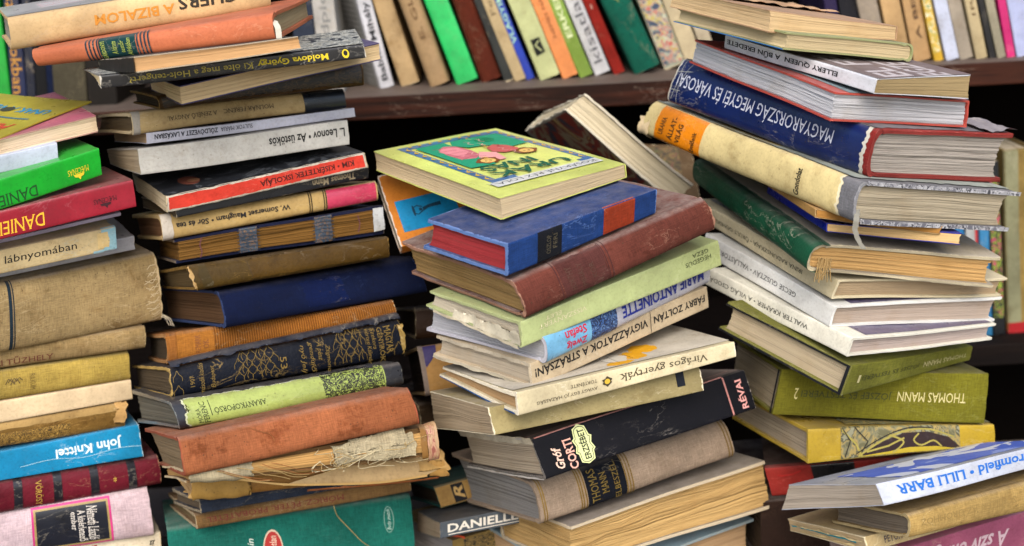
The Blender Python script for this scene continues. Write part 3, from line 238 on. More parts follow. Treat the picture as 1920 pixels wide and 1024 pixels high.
class Book:
    def __init__(s, id, label, kind='hard', col='#888888', mat='cloth', wear=.5, wcol='#b9a888', dust=.25, stain=.3,
                 pages='#c9bda6', pc=1.0, bulge=None, concave=None, overhang=None, board=None, fray=.0004, wave=.0007, warp=.0008,
                 ux=None, exposed=False, sheets=None, headband=None, inner='#c8b898', group='books piled in the four leaning stacks', name='book', bend=0, ch=1.0, pdark='#4a3a28'):
        (o, e, dims, disp) = POSES[id]; s.id = id
        s.L, s.D, s.T = dims; s.seed = (sum(ord(c) * (i + 3) for i, c in enumerate(id)) * 7919) % 997
        s.rn = random.Random(s.seed)
        s.disp = [Vector(disp[i * 3:i * 3 + 3]) / 1e4 for i in range(8)]
        hard = kind == 'hard'; s.hard = hard; s.warp = warp; s.bend = bend
        s.tb = board or (.0026 if hard else .0006)
        s.b = (.0035 if hard else .0004) if bulge is None else bulge
        s.con = (min(.006, s.T * .15) if hard else .001) if concave is None else concave
        s.oh = (.0032 if hard else .0004) if overhang is None else overhang
        s.p = 2.6 if s.b > .002 else 7
        s.r0 = min(.004, s.T * .2) if s.b > .002 else min(.0012, s.T * .12)
        s.gr = .0009 if hard and s.b > .002 else 0.0
        s.ux = ux; s.off = .00026; s.fray = fray
        root = bpy.data.objects.new(name, None); COL.objects.link(root); s.root = root
        root.location = o; root.rotation_euler = Euler(e, 'XYZ'); root.empty_display_size = .01
        root['label'] = label; root['category'] = 'book'; root['group'] = group
        s.cm = cover_mat('book cover', col, mat, wear, wcol, dust, s.seed % 17, stain=stain) if isinstance(col, str) else col
        s.build_cover(exposed, inner)
        s.build_pages(pages, pc, wave, sheets, exposed, pdark)
        if headband and not exposed: s.headband(headband)
    # --- shape maps
    def ffd(s, x, y, z):
        a = min(1.03, max(-.03, x / s.L)); b = min(1.05, max(-.05, y / s.D)); c = min(1.1, max(-.1, z / s.T)); D = s.disp
        v = Vector((x, y, z))
        for i in (0, 1):
            for j in (0, 1):
                for k in (0, 1): v += D[i * 4 + j * 2 + k] * ((a if i else 1 - a) * (b if j else 1 - b) * (c if k else 1 - c))
        w = s.warp
        if w:
            n = noise.noise(Vector((x * 9 + s.seed, y * 11, s.seed * .3)))
            m = noise.noise(Vector((x * 7 - s.seed, z * 18, s.seed * .7)))
            v.z += w * n * 1.6; v.y += w * m * 1.2
        if s.bend: v.z += s.bend * (1 - (2 * a - 1) ** 2)
        return v
    def spine(s, t):
        n = s.p; q = abs(2 * t - 1); f = (max(0, 1 - q ** n)) ** (1 / n)
        return s.r0 - (s.b + s.r0) * f, s.T * t
    def surf(s, face, u, v, off):
        """metres along the spine, metres across -> local point, on the spine (S), top cover (C) or page edge (E)"""
        if face == 'C':
            y = v; dip = s.gr * math.exp(-((y - .007) / .0022) ** 2)
            if y < s.r0:
                yy, zz = s.spine(1 - .02 * max(0, (s.r0 - y)) / s.r0)
            return s.ffd(u, y, s.T - dip + off)
        if face == 'E':
            return s.ffd(u, s.D + off, v)
        if face == 'K': return s.ffd(u, v, -off)
        if face == 'A':  # left end of the page block (x = 0)
            return s.ffd(-off, u, v)
        if face == 'Z':
            return s.ffd(s.L + off, s.D - u, v)
        t = v / s.T
        if t > 1: return s.surf('C', u, s.r0 + (t - 1) * s.T, off)
        if t < 0: return s.ffd(u, s.r0 - t * s.T, -off)
        y, z = s.spine(t); y2, z2 = s.spine(min(1, t + .01)); y1, z1 = s.spine(max(0, t - .01))
        tx, tz = y2 - y1, z2 - z1; l = math.hypot(tx, tz) or 1
        return s.ffd(u, y - tz / l * off, z + tx / l * off)
    def U(s, u):
        if s.ux: return (u - s.ux[0]) / (s.ux[1] - s.ux[0])
        return u
    # --- parts
    def stations(s, L, n, fine=True):
        a = [0, .0008, .0022, .005] if fine else [0]
        mid = [.005 + (L - .01) * i / n for i in range(1, n)] if fine else [L * i / n for i in range(1, n)]
        return a + mid + [L - x for x in reversed(a)]
    def build_cover(s, exposed, inner):
        L, D, T, tb = s.L, s.D, s.T, s.tb
        xs = s.stations(L, 20)
        ys = [D, D - .0008, D - .0022, D - .006] + [D - .006 - (D - .024) * q / 14 for q in range(1, 14)] + [.0125, .0095, .007, .0045]
        ys = [y for y in ys if y > s.r0 + .0005]
        outer = [(y, s.gr * math.exp(-((y - .007) / .0022) ** 2), 'b') for y in ys]
        if exposed: segs = [[p for p in outer], [(y, T - z, 't') for y, z, _ in reversed(outer)]]
        else:
            nt_ = 20
            sp = [(s.spine((1 - math.cos(math.pi * i / nt_)) / 2) + ('s',)) for i in range(nt_ + 1)]
            segs = [outer + sp + [(y, T - z, 't') for y, z, _ in reversed(outer)]]
        V, F, UV, W = [], [], [], []
        for seg in segs:
            base = len(V); n = len(seg); arc = [0]
            for i in range(1, n): arc.append(arc[-1] + math.hypot(seg[i][0] - seg[i-1][0], seg[i][1] - seg[i-1][1]))
            inn = []
            for (y, z, k) in seg:
                if k == 'b': inn.append((y, z + tb))
                elif k == 't': inn.append((y, z - tb))
                else: inn.append((y + tb * .9 + .0004, T / 2 + (z - T / 2) * (1 - 2 * tb / T)))
            for xi, x in enumerate(xs):
                ex = min(x, L - x)
                for layer, pts in ((0, [(a, b) for a, b, _ in seg]), (1, inn)):
                    for j, (y, z) in enumerate(pts):
                        k = seg[j][2]; xx, yy, zz = x, y, z
                        nn = noise.noise(Vector((y * 160 + s.seed, z * 160, x * 3)))
                        if ex < 1e-6:
                            sg = -1 if x < L / 2 else 1
                            xx += sg * s.fray * (nn * 1.6) ; 
                            if y > D - .001: xx -= sg * .0010
                        n2 = noise.noise(Vector((x * 140, s.seed + (0 if k == 'b' else 9), 1)))
                        if y > D - .0005 and k != 's': yy += s.fray * n2 * 1.6
                        if layer == 0:
                            if ex < .0005: zz += (tb * .18 if k == 'b' else -tb * .18 if k == 't' else 0)
                        V.append(s.ffd(xx, yy, zz)); UV.append((x, arc[j] + (.5 if layer else 0)))
                        wv = max(0, 1 - ex / .004); 
                        if k != 's': wv = max(wv, max(0, 1 - (D - y) / .004))
                        else:
                            t = z / T; wv = max(wv * 1.0, .62 * max(0, 1 - min(t, 1 - t) / .12))
                        W.append(wv)
            st = 2 * n
            for i in range(len(xs) - 1):
                a = base + i * st; b = a + st
                for j in range(n - 1):
                    F.append((a + j, a + j + 1, b + j + 1, b + j))
                    F.append((a + n + j, b + n + j, b + n + j + 1, a + n + j + 1))
                F.append((a, b, b + n, a + n)); F.append((a + n - 1, a + 2 * n - 1, b + 2 * n - 1, b + n - 1))
            for a, fl in ((base, 0), (base + (len(xs) - 1) * st, 1)):
                for j in range(n - 1):
                    q = (a + j, a + n + j, a + n + j + 1, a + j + 1); F.append(q if not fl else q[::-1])
        o = link_mesh('cover', V, F, s.cm, s.root, UV, W); sharp(o, 40); s.cover = o
    def build_pages(s, col, pc, wave, sheets, exposed, pdark):
        L, D, T, tb = s.L, s.D, s.T, s.tb; oh = s.oh; z0, z1 = tb + .0001, T - tb - .0001
        N = sheets or max(4, min(40, int((z1 - z0) / .0010))); jt = .00012 if pc < 1.2 else .0003; nx, ny = 12, 6
        V, F, UV = [], [], []
        rr = s.rn
        cuts = [0]; 
        for i in range(N): cuts.append(cuts[-1] + .25 + 1.9 * rr.random() ** 2)
        cuts = [c / cuts[-1] for c in cuts]
        for li in range(N):
            ta, tb_ = cuts[li] + .004, cuts[li + 1] - .002; jx0, jx1, jy = [rr.gauss(0, jt) for _ in range(3)]
            if exposed: jy0 = rr.uniform(0, .0016)
            else: jy0 = 0
            if rr.random() < .07: jx0 -= jt * 2; jy -= jt * 2.5
            base = len(V)
            for lev, t in ((0, ta), (1, tb_)):
                z = z0 + (z1 - z0) * t; q = abs(2 * t - 1); f = (max(0, 1 - q ** 2.4)) ** (1 / 2.4)
                ysp = (s.spine(min(.999, max(.001, z / T)))[0] + tb + .0008) if not exposed else .0004 + jy0 - .0035 * f * (1 if s.b > .002 else 0)
                yfe = D - oh - s.con * f + jy
                for i in range(nx + 1):
                    x = oh + jx0 + (L - 2 * oh - jx0 + jx1) * i / nx
                    for j in range(ny + 1):
                        y = ysp + (yfe - ysp) * j / ny
                        if j == ny: y += jt * 2.2 * noise.noise(Vector((x * 60, li * .9 + lev * .3, s.seed)))
                        zz = z + wave * math.sin(math.pi * t) * noise.noise(Vector((x * 22 + s.seed, y * 16, t * 4)))
                        xj = jt * 2.2 * noise.noise(Vector((y * 70, li * .9 + lev * .3, s.seed + i))) if i in (0, nx) else 0
                        V.append(s.ffd(x + xj, y, zz)); UV.append((x + y, z))
            m = ny + 1; A = base; B = base + (nx + 1) * m
            for i in range(nx):
                for j in range(ny):
                    p = i * m + j
                    F.append((A + p, A + p + 1, A + p + 1 + m, A + p + m)); F.append((B + p, B + p + m, B + p + 1 + m, B + p + 1))
            for i in range(nx):
                p = i * m; F.append((A + p, A + p + m, B + p + m, B + p)); p += ny; F.append((A + p + m, A + p, B + p, B + p + m))
            for j in range(ny):
                F.append((A + j + 1, A + j, B + j, B + j + 1)); p = nx * m + j; F.append((A + p, A + p + 1, B + p + 1, B + p))
        s.pages = link_mesh('page_block', V, F, page_mat(col, pc, pdark, s.seed % 5), s.root, UV, smooth=False)
    def headband(s, col):
        for nm, x in (('headband', .0022), ('headband', s.L - .0022)):
            V, F = [], []
            n = 10
            for i in range(n + 1):
                t = .12 + .76 * i / n; y, z = s.spine(t); y += s.tb + .0012
                for k in range(5):
                    a = math.pi * 2 * k / 5; V.append(s.ffd(x + .0011 * math.cos(a), y + .0011 * math.sin(a), z))
            for i in range(n):
                for k in range(5): F.append((i*5+k, i*5+(k+1)%5, i*5+5+(k+1)%5, i*5+5+k))
            link_mesh('headband', V, F, ink(col, .9), s.root)
    def place(s, name, face, vs, fs, mat, off=None, disp=None, label=None, wearf=0, uvflip=False):
        if off is None: s.off += .00008 if face == 'S' else .000018; off = s.off
        V = []
        for (u, v) in vs:
            extra = disp(u, v) if disp else 0
            V.append(s.surf(face, u, v, off + extra))
        o = link_mesh(name, V, fs, mat, s.root, [(u, v) for u, v in vs], [wearf] * len(V)); 
        if label: o['label'] = label
        return o
    def dimv(s, face): return {'S': s.T, 'C': s.D, 'K': s.D, 'E': s.T, 'A': s.T, 'Z': s.T}[face]
    def dimu(s, face): return s.D if face in 'AZ' else s.L
    def P(s, face, u0, u1, v0, v1, mat, rag=(0, 0, 0, 0), name='printed_panel', off=None, lump=0, label=None, wear=0, nseed=0, kind='paper'):
        """thin printed or pasted panel that follows the surface; rag = torn-edge depth in mm (left, right, bottom, top)"""
        if s.ux and face in 'SE': u0, u1 = s.U(u0), s.U(u1)
        if u0 > u1: u0, u1 = u1, u0
        du, dv = s.dimu(face), s.dimv(face); u0 *= du; u1 *= du; v0 *= dv; v1 *= dv
        if isinstance(mat, str): mat = cover_mat('print', mat, kind, wear or .3, '#cfc5b0', .2, s.seed % 17, stain=.38)
        nu = max(2, int((u1 - u0) / .008)); nv = max(6, int((v1 - v0) / .0009)) if face == 'S' else max(2, int((v1 - v0) / .008))
        if any(rag): nu = max(nu, int((u1 - u0) / .003)); nv = max(nv, int((v1 - v0) / .0012))
        nu = min(nu, 60); nv = min(nv, 40)
        vs, fs = [], []
        sd = s.seed + nseed * 13.7
        def jag(t, k): return (noise.noise(Vector((t * 90, sd, k))) + .6 * noise.noise(Vector((t * 330, sd, k + 5))) + .4) * .001
        for i in range(nu + 1):
            for j in range(nv + 1):
                a, b = i / nu, j / nv; u = u0 + (u1 - u0) * a; v = v0 + (v1 - v0) * b
                if i == 0: u += rag[0] * jag(v, 1)
                if i == nu: u -= rag[1] * jag(v, 2)
                if j == 0: v += rag[2] * jag(u, 3)
                if j == nv: v -= rag[3] * jag(u, 4)
                vs.append((u, v))
        for i in range(nu):
            for j in range(nv): p = i * (nv + 1) + j; fs.append((p, p + nv + 1, p + nv + 2, p + 1))
        dd = (lambda u, v: lump * noise.noise(Vector((u * 70, v * 90, sd)))) if lump else None
        return s.place(name, face, vs, fs, mat, off, dd, label, wear)
    def X(s, face, txt, u0, u1, v0, v1, rot, col, b=0, serif=0, i=0, name='lettering', off=None):
        if s.ux and face in 'SE': u0, u1 = s.U(u0), s.U(u1)
        if u0 > u1: u0, u1 = u1, u0
        du, dv = s.dimu(face), s.dimv(face)
        vs, fs = text_mesh(txt, bool(b), bool(serif), bool(i))
        out = []
        for x, y in vs:
            if rot == 180: x, y = 1 - x, 1 - y
            elif rot == 90: x, y = 1 - y, x
            elif rot == 270: x, y = y, 1 - x
            out.append(((u0 + (u1 - u0) * x) * du, (v0 + (v1 - v0) * y) * dv))
        cu = [u0 * du + .02 * k for k in range(1, int((u1 - u0) * du / .02) + 1)] if face == 'S' else []
        step = .0012
        cv = [v0 * dv + step * k for k in range(1, int((v1 - v0) * dv / step) + 1)] if face == 'S' and s.b > .001 else []
        if face == 'C': cu = [.012 * k for k in range(1, 30)]; cv = [.012 * k for k in range(1, 30)]
        out, fs = cut2d(out, fs, cu, cv)
        return s.place(name, face, out, fs, ink(col) if isinstance(col, str) else col, off)
    def G(s, face, pts, mat, name='printed_shape', off=None, cuts=True):
        """flat printed polygon given in fractions of the face"""
        du, dv = s.dimu(face), s.dimv(face)
        vs = [((s.U(u) if (s.ux and face in 'S') else u) * du, v * dv) for u, v in pts]
        xs = [a for a, _ in vs]; 
        cu = [min(xs) + .012 * k for k in range(1, int((max(xs) - min(xs)) / .012) + 1)] if cuts else []
        vs, fs = cut2d(vs, [tuple(range(len(vs)))], cu, [.008 * k for k in range(1, 40)] if face == 'C' else [.0012 * k for k in range(1, 60)] if face == 'S' else [])
        return s.place(name, face, vs, fs, ink(mat) if isinstance(mat, str) else mat, off)
    def line(s, face, pts, w, mat, name='printed_line', off=None):
        """thin printed line (width in metres) through points given in fractions"""
        du, dv = s.dimu(face), s.dimv(face); P = [Vector(((s.U(u) if (s.ux and face in 'S') else u) * du, v * dv)) for u, v in pts]
        if len(P) > 3:
            C = [P[0] * 2 - P[1]] + P + [P[-1] * 2 - P[-2]]
            if (P[0] - P[-1]).length < 1e-5: C[0] = P[-2]; C[-1] = P[1]
            P = [.5 * (2 * C[i] + (C[i+1] - C[i-1]) * t + (2 * C[i-1] - 5 * C[i] + 4 * C[i+1] - C[i+2]) * t * t + (3 * C[i] - C[i-1] - 3 * C[i+1] + C[i+2]) * t ** 3) for i in range(1, len(C) - 2) for t in (0, .25, .5, .75)] + [P[-1]]
        Q = []
        for a, c in zip(P, P[1:]):
            k = max(1, int((c - a).length / (.002 if face == 'S' else .006))); Q += [a.lerp(c, i / k) for i in range(k)]
        P = Q + [P[-1]]
        vs, fs = [], []
        for i, p in enumerate(P):
            a = P[max(0, i - 1)]; b = P[min(len(P) - 1, i + 1)]; t = (b - a); t = t / (t.length or 1); n = Vector((-t.y, t.x)) * w / 2
            vs += [tuple(p + n), tuple(p - n)]
            if i: k = 2 * i; fs.append((k - 2, k - 1, k + 1, k))
        return s.place(name, face, vs, fs, ink(mat) if isinstance(mat, str) else mat, off)
    def ell(s, face, cu, cv, ru, rv, mat, name='printed_shape', n=20, wob=0, off=None):
        return s.G(face, [(cu + ru * math.cos(2 * math.pi * k / n) * (1 + wob * math.sin(3 * k + cu * 40)), cv + rv * math.sin(2 * math.pi * k / n) * (1 + wob * math.cos(2 * k + cv * 50))) for k in range(n)], mat, name, off)
    def thread(s, pts, r=.00025, col='#c9b48a', name='loose_thread', jit=.002):
        """hanging thread through points in metres, in the book's own frame"""
        P = []; C = [Vector(p) for p in pts]; C = [C[0] * 2 - C[1]] + C + [C[-1] * 2 - C[-2]]
        for i in range(1, len(C) - 2):
            off = Vector((s.rn.uniform(-1, 1), s.rn.uniform(-.5, .5), s.rn.uniform(-1, 1))) * jit
            for k in range(7):
                t = k / 7; a, b, c, d_ = C[i-1], C[i], C[i+1], C[i+2]
                P.append(.5 * (2 * b + (c - a) * t + (2 * a - 5 * b + 4 * c - d_) * t * t + (3 * b - a - 3 * c + d_) * t ** 3) + off * math.sin(math.pi * t))
        P.append(Vector(pts[-1])); V, F = [], []
        for i, p in enumerate(P):
            t = (P[min(i + 1, len(P) - 1)] - P[max(0, i - 1)]).normalized(); n = t.orthogonal().normalized(); bb = t.cross(n)
            for k in range(3): a = k * 2.094; V.append(p + (n * math.cos(a) + bb * math.sin(a)) * r)
        for i in range(len(P) - 1):
            for k in range(3): F.append((i*3+k, i*3+(k+1)%3, i*3+3+(k+1)%3, i*3+3+k))
        return link_mesh(name, V, F, ink(col, .9), s.root)
    def ribbon(s, pts, w, mat, name='ribbon_marker', side=(1, 0, 0)):
        V, F = [], []; P = [Vector(p) for p in pts]; sd = Vector(side).normalized() * w / 2
        Q = []
        for a, b in zip(P, P[1:]): Q += [a.lerp(b, k / 4) for k in range(4)]
        Q.append(P[-1])
        for i, p in enumerate(Q):
            j = .12 * w * math.sin(i * 2.1); V += [p - sd, p + sd + Vector((0, j, 0))]
            if i: F.append((2*i-2, 2*i-1, 2*i+1, 2*i))
        n = len(V); t = Vector((0, -.0005, .0004)); V += [v + t for v in V]; F += [tuple(n + q for q in reversed(f)) for f in F]
        return link_mesh(name, V, F, ink(mat, .9) if isinstance(mat, str) else mat, s.root)
    def crumple(s, face, u0, u1, v0, v1, col, amp=.004, lift=.003, name='torn_flap', nseed=1, rag=3):
        if s.ux and face in 'S': u0, u1 = s.U(u0), s.U(u1)
        ux, s.ux = s.ux, None
        m = cover_mat('torn paper', col, 'paper', .5, '#e0cfa6', .1, s.seed % 17)
        o = s.P(face, u0, u1, v0, v1, m, (rag, rag, rag, rag), name, lift, amp, nseed=nseed); s.ux = ux
        return o
# ============================================================= setting
def box(V, F, x0, x1, y0, y1, z0, z1):
    n = len(V); V += [(x, y, z) for x in (x0, x1) for y in (y0, y1) for z in (z0, z1)]
    F += [tuple(n + q for q in f) for f in ((0, 1, 3, 2), (4, 6, 7, 5), (0, 4, 5, 1), (2, 3, 7, 6), (0, 2, 6, 4), (1, 5, 7, 3))]
def bevel(o, w=.0015, seg=2):
    m = o.modifiers.new('bevel', 'BEVEL'); m.width = w; m.segments = seg; m.limit_method = 'ANGLE'
def boxobj(name, b, mat, parent=None, bw=.0015):
    V, F = [], []; box(V, F, *b); o = link_mesh(name, V, F, mat, parent, smooth=False); bevel(o, bw); return o
gm = NT('pavement'); oc = gm.n('TexCoord').outputs['Object']
gm.l(gm.mix(gm.noise(oc, 3, 6), lin('#5c5852'), lin('#77736a')), gm.b.inputs['Base Color']); gm.b.inputs['Roughness'].default_value = .9
g = link_mesh('pavement', [(-60, -60, -.45), (60, -60, -.45), (60, 60, -.45), (-60, 60, -.45)], [(0, 1, 2, 3)], gm.m, smooth=False); g['kind'] = 'structure'
darkwood = wood_mat('dark stained wood', '#180b06', '#381b10'); deep_shade = plain('wood in painted shade', '#060403'); shade = wood_mat('shelf wood in painted shade', '#0b0605', '#140c09', .8, 0)  # last two woods: shade inside the bookcase put into the colour
bk = bpy.data.objects.new('bookcase', None); COL.objects.link(bk); bk.location = (0, .35, -.45)
bk['label'] = 'dark brown wooden bookcase with dusty shelves standing behind the leaning stacks'; bk['category'] = 'bookcase'
def bpart(name, b, mat): return boxobj(name, (b[0], b[1], b[2] - .35, b[3] - .35, b[4] + .45, b[5] + .45), mat, bk)
bpart('shelf_board', (-1.25, 1.25, .35, .60, .6743, .6993), darkwood)
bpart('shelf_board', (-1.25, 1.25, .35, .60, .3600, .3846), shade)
bpart('shelf_board', (-1.25, 1.25, .35, .60, .02, .045), deep_shade)
bpart('shelf_board', (-1.25, 1.25, .35, .60, 1.04, 1.065), darkwood)
bpart('back_panel', (-1.25, 1.25, .603, .615, -.45, 1.065), deep_shade)
bpart('side_panel', (-1.28, -1.253, .345, .615, -.45, 1.07), darkwood)
bpart('side_panel', (1.253, 1.28, .345, .615, -.45, 1.07), darkwood)
tb = bpy.data.objects.new('table', None); COL.objects.link(tb); tb.location = (0, 0, -.45)
tb['label'] = 'dark plank table under the four leaning stacks of books'; tb['category'] = 'table'
tm = wood_mat('table wood', '#2b2019', '#43342a')
for k in range(4): boxobj('plank', (-.85, .85, -.20 + k * .13, -.073 + k * .13, .70, .7335), tm, tb)
for x in (-.8, .8):
    for y in (-.16, .28): boxobj('leg', (x - .03, x + .03, y - .03, y + .03, 0, .699), tm, tb)

BL = '#1b1a1a'
# ============================================================= stack A (far left)
A = dict(ux=(-150, 250))
b = Book('A16', 'cream book with black lowercase lettering, at the very bottom of the far left stack', 'soft', '#cfc4ac', 'paper', ux=(-150, 303), wear=.7, pages='#b7a88c')
b.X('S', 'tizenkettő', 175, 292, .62, .9, 0, BL, serif=1); b.G('S', [(160, .78), (178, .8), (178, .97), (160, .96)], '#a02a22')
b = Book('A15', 'pink book with a pink framed black label on its spine, in the far left stack', 'hard', '#d3bcc4', 'cloth', ux=(-150, 282), wear=.35, pages='#c2b6a6', stain=.15, bulge=.004)
b.P('S', 53, 205, .03, .97, '#c8307f', name='label_frame', kind='glossy'); b.P('S', 57, 201, .07, .93, '#a08c58', name='label_frame', kind='glossy'); b.P('S', 61, 197, .11, .89, '#161a26', name='label_panel', kind='glossy')
b.X('S', 'Németh László', 158, 178, .14, .86, 270, '#cfc8c0', serif=1, i=1); b.X('S', 'A kisérletező', 140, 156, .14, .80, 270, '#cfc8c0', serif=1); b.X('S', 'ember', 127, 138, .40, .78, 270, '#cfc8c0', serif=1)
b = Book('A14', 'glossy burgundy book with black bands across its rounded spine', 'hard', '#5e1523', 'leather', ux=(-150, 297), wear=.55, pages='#a08a66', bulge=.006, wcol='#a87e62', stain=.1)
for u in (16, 90, 160, 233, -60): b.P('S', u, u + 16, .0, 1.0, '#16161f', name='spine_band', kind='glossy')
b.X('S', 'VÖRÖSY', 56, 70, .12, .86, 270, '#a98a3c', serif=1); b.X('S', '*', 204, 210, .42, .60, 0, '#c8a94a')
b = Book('A13', 'bright blue paperback with white upside-down lettering, low in the far left stack', 'soft', '#0f7fae', 'glossy', ux=(-150, 264), wear=.75, pages='#b8a487', wcol='#b9cdd2')
b.X('S', 'John Knittel', 98, 226, .40, .80, 180, '#cfe0e6', b=1)
b.line('S', [(30, .35), (90, .42), (150, .30), (215, .40), (262, .36)], .0004, '#9fc4d2')
b = Book('A12', 'worn brown book with a gold ornamental spine and frayed cap', 'hard', '#6e5327', 'leather', ux=(-150, 234), wear=.6, pages='#8f7a58', wcol='#b08d52', fray=.0012, stain=.7, bulge=.003)
b.P('S', -120, 125, .08, .60, art_mat('gilt ornament', ['#2a1d0c', '#8a6a2c', '#38280f', '#a98642'], 320, 3), name='gilt_ornament')
b.P('S', -150, 232, .72, .98, '#94794a', (0, 1, 1, 0), wear=.5, name='worn_panel'); b.crumple('S', 205, 237, .25, 1.02, '#b28e5a', .003, .0015)
b = Book('A11', 'plain cream book with a smooth spine, under the mustard yellow cloth book', 'soft', '#cfb996', 'paper', ux=(-150, 246), wear=.25, pages='#bca988', bulge=.002, stain=.1)
b = Book('A10', 'mustard yellow cloth book with a faint brown ornament on its spine', 'hard', '#b39a4c', 'cloth', ux=(-150, 242), wear=.25, pages='#b3a27d', bulge=.004)
b.X('S', 'RILKUM', 48, 58, .25, .78, 270, '#6d5a2c', serif=1)
for k in range(5): b.line('S', [(2 + k * 5, .55 + .05 * math.sin(k * 2)), (8 + k * 5, .72), (14 + k * 5, .62 - .1 * (k % 2))], .0008, '#5d4c2c')
b = Book('A9', 'grey-tan linen book with red-brown capitals, under the thick tan linen volume', 'hard', '#9a8258', 'cloth', ux=(-150, 271), wear=.5, pages='#9c8a68', bulge=.004, stain=.5)
b.X('S', 'HAZAI TŰZHELY', -60, 92, .18, .52, 0, '#5c2a20', serif=1)
b = Book('A8', 'very thick tan linen volume with a dark blue line and frayed corner', 'hard', '#b39a6c', 'cloth', ux=(-150, 294), wear=.8, pages='#9c8a68', bulge=.008, stain=.55, fray=.0014, wcol='#c8b48c', dust=.6)
b.P('S', 2, 8, .0, 1.02, '#20303c', name='spine_line'); b.P('S', 10, 12, .0, 1.02, '#20303c', name='spine_line')
for k in range(16):
    v = .06 + .05 * k; b.line('S', [(268 + 6 * math.sin(k), v), (279, v + .05 * math.sin(k * 3)), (290, v + .04)], .0004, '#d6c6a4', name='loose_thread')
for k in range(5): b.thread([(b.L, -.004, .004 + k * .001), (b.L + .004 + k * .001, -.006, .002), (b.L + .006 + k * .0012, -.008, -.004 - k * .0005)], .0003, '#cfc4ac', jit=.001)
b = Book('A7', 'white and grey hardcover sticking out under the peeling cream book', 'hard', '#a9abb2', 'glossy', ux=(-150, 252), wear=.4, pages='#b5ab9a', bulge=.0006, stain=.1)
b = Book('A6', 'cream paperback with black sans lettering and a blue peeled spine end', 'soft', '#cdb88a', 'paper', ux=(-150, 215), wear=.7, pages='#b5a68a', bulge=.002, wcol='#8fb3bd', dust=.6)
b.X('S', 'lábnyomában', 2, 139, .30, .72, 0, BL)
b.P('S', 188, 217, .04, 1.0, '#86adb8', (1.5, 0, 0, 0), name='peeled_area'); b.P('S', 180, 206, .16, .88, '#cbb27c', (0, 3, 2, 2), name='torn_flap'); b.P('S', 168, 192, .02, .14, '#8fb2bc', (2, 2, 0, 1), name='peeled_area')
b = Book('A5', 'thin lilac-white booklet under the glossy red paperback', 'soft', '#b5acc6', 'glossy', ux=(-150, 225), wear=.3, pages='#c2b8c6', group='books piled in the four leaning stacks')
b = Book('A4', 'glossy red paperback with yellow condensed lettering on its spine', 'soft', '#8c1628', 'glossy', ux=(-150, 252), wear=.25, pages='#c8bfae', stain=.05, dust=.5, bulge=.0008, wcol='#c88a90')
b.X('S', 'DANIELLE S', -60, 76, .12, .62, 180, '#d8a52c', serif=1)
b.X('S', 'MÆCENAS', 171, 216, .42, .60, 180, '#33131a', serif=1); b.G('S', [(183, .40), (205, .40), (203, .32), (198, .30), (196, .20), (192, .30), (185, .32)], '#33131a')
b = Book('A3', 'bright green paperback with dark lettering and a small yellow emblem', 'soft', '#0f9a24', 'glossy', ux=(-150, 189), wear=.2, pages='#c8bfae', stain=.02, dust=.15, bulge=.0008, wcol='#9fd8a0')
b.X('S', 'DANIELLE S', -60, 65, .06, .46, 180, '#15401c', serif=1)
b.X('S', 'MÆCENAS', 125, 165, .34, .56, 180, '#c9b52c', serif=1); b.G('S', [(135, .34), (156, .34), (154, .25), (149, .22), (147, .12), (143, .22), (137, .25)], '#c9b52c')
b = Book('A2', 'thin bluish-white paperback on top of the bright green paperback', 'soft', '#aeb6c8', 'paper', ux=(-150, 108), wear=.3, pages='#bfc3cc', stain=.02)
b = Book('A1', 'paperback with cream page edges under the curled yellow magazine', 'soft', '#a8506a', 'glossy', pages='#cbb79c', sheets=9, wave=.002, stain=.05, ux=None)
b = Book('A0', 'curled yellow magazine with blue and red lettering lying on the far left stack', 'soft', '#a79a35', 'glossy', pages='#c7bfa8', wear=.1, stain=.05, warp=.003, dust=.05, sheets=4, wcol='#d8d07a', name='magazine')
b.root['category'] = 'magazine'
b.X('C', 'UNAK A VERLŐSÉG', .74, .83, .10, .95, 90, '#2f7fa6', b=1); b.P('C', .68, .695, .12, .98, '#1d5f78', name='printed_line')
b.X('C', 'ARBAJOK', .50, .65, .12, .80, 90, '#a8402e', b=1); b.P('C', .15, .46, .30, .98, art_mat('grey halftone photo', ['#2c2f33', '#54585c', '#3b3f42', '#777'+'777'[:3]], 90, 1), name='printed_photo')
b.ell('C', .785, .46, .035, .05, '#3a3c30')

# ============================================================= stack B
b = Book('B24', 'thick dark teal cloth book with a red oval badge, bottom of the second stack', 'hard', '#1a6a5e', 'cloth', ux=(318, 775), wear=.25, pages='#8a7a60', bulge=.007, stain=.1, wcol='#5a8f80', dust=.35)
b.ell('S', (508 - 318) / 457 * 457 + 318, .30, 17, .44, '#cdbfa0') if 0 else None
for (cx, ru, rv, c) in ((507, 19, .34, '#c9b9a0'), (507, 17, .31, '#a32a26')): b.G('S', [(cx + ru * math.cos(k * .314), .42 + rv * math.sin(k * .314)) for k in range(20)], c, 'oval_badge')
b.X('S', 'Halhatatlan', 501, 514, .18, .66, 90, '#d8c8b0', i=1); b.X('S', 'Cronin', 460, 472, .22, .66, 90, '#cfd8cc', i=1)
b.line('S', [(729 + 9 * math.cos(k * .2618), .66 + .20 * math.sin(k * .2618)) for k in range(25)], .0004, '#8cb0a4', 'oval_outline')
b.X('S', 'Body snatch', 725, 734, .50, .82, 90, '#a9c4b8', i=1)
b.thread([(.145, -.010, .075), (.150, -.009, .05), (.165, -.0105, .03), (.188, -.0105, .012), (.198, -.009, .004)], .0003, '#b99c5a')
b = Book('B23', 'tan book with faint red capitals above the dark teal book', 'hard', '#8c6b42', 'cloth', ux=(366, 772), wear=.6, pages='#6d5c42', bulge=.003, stain=.5)
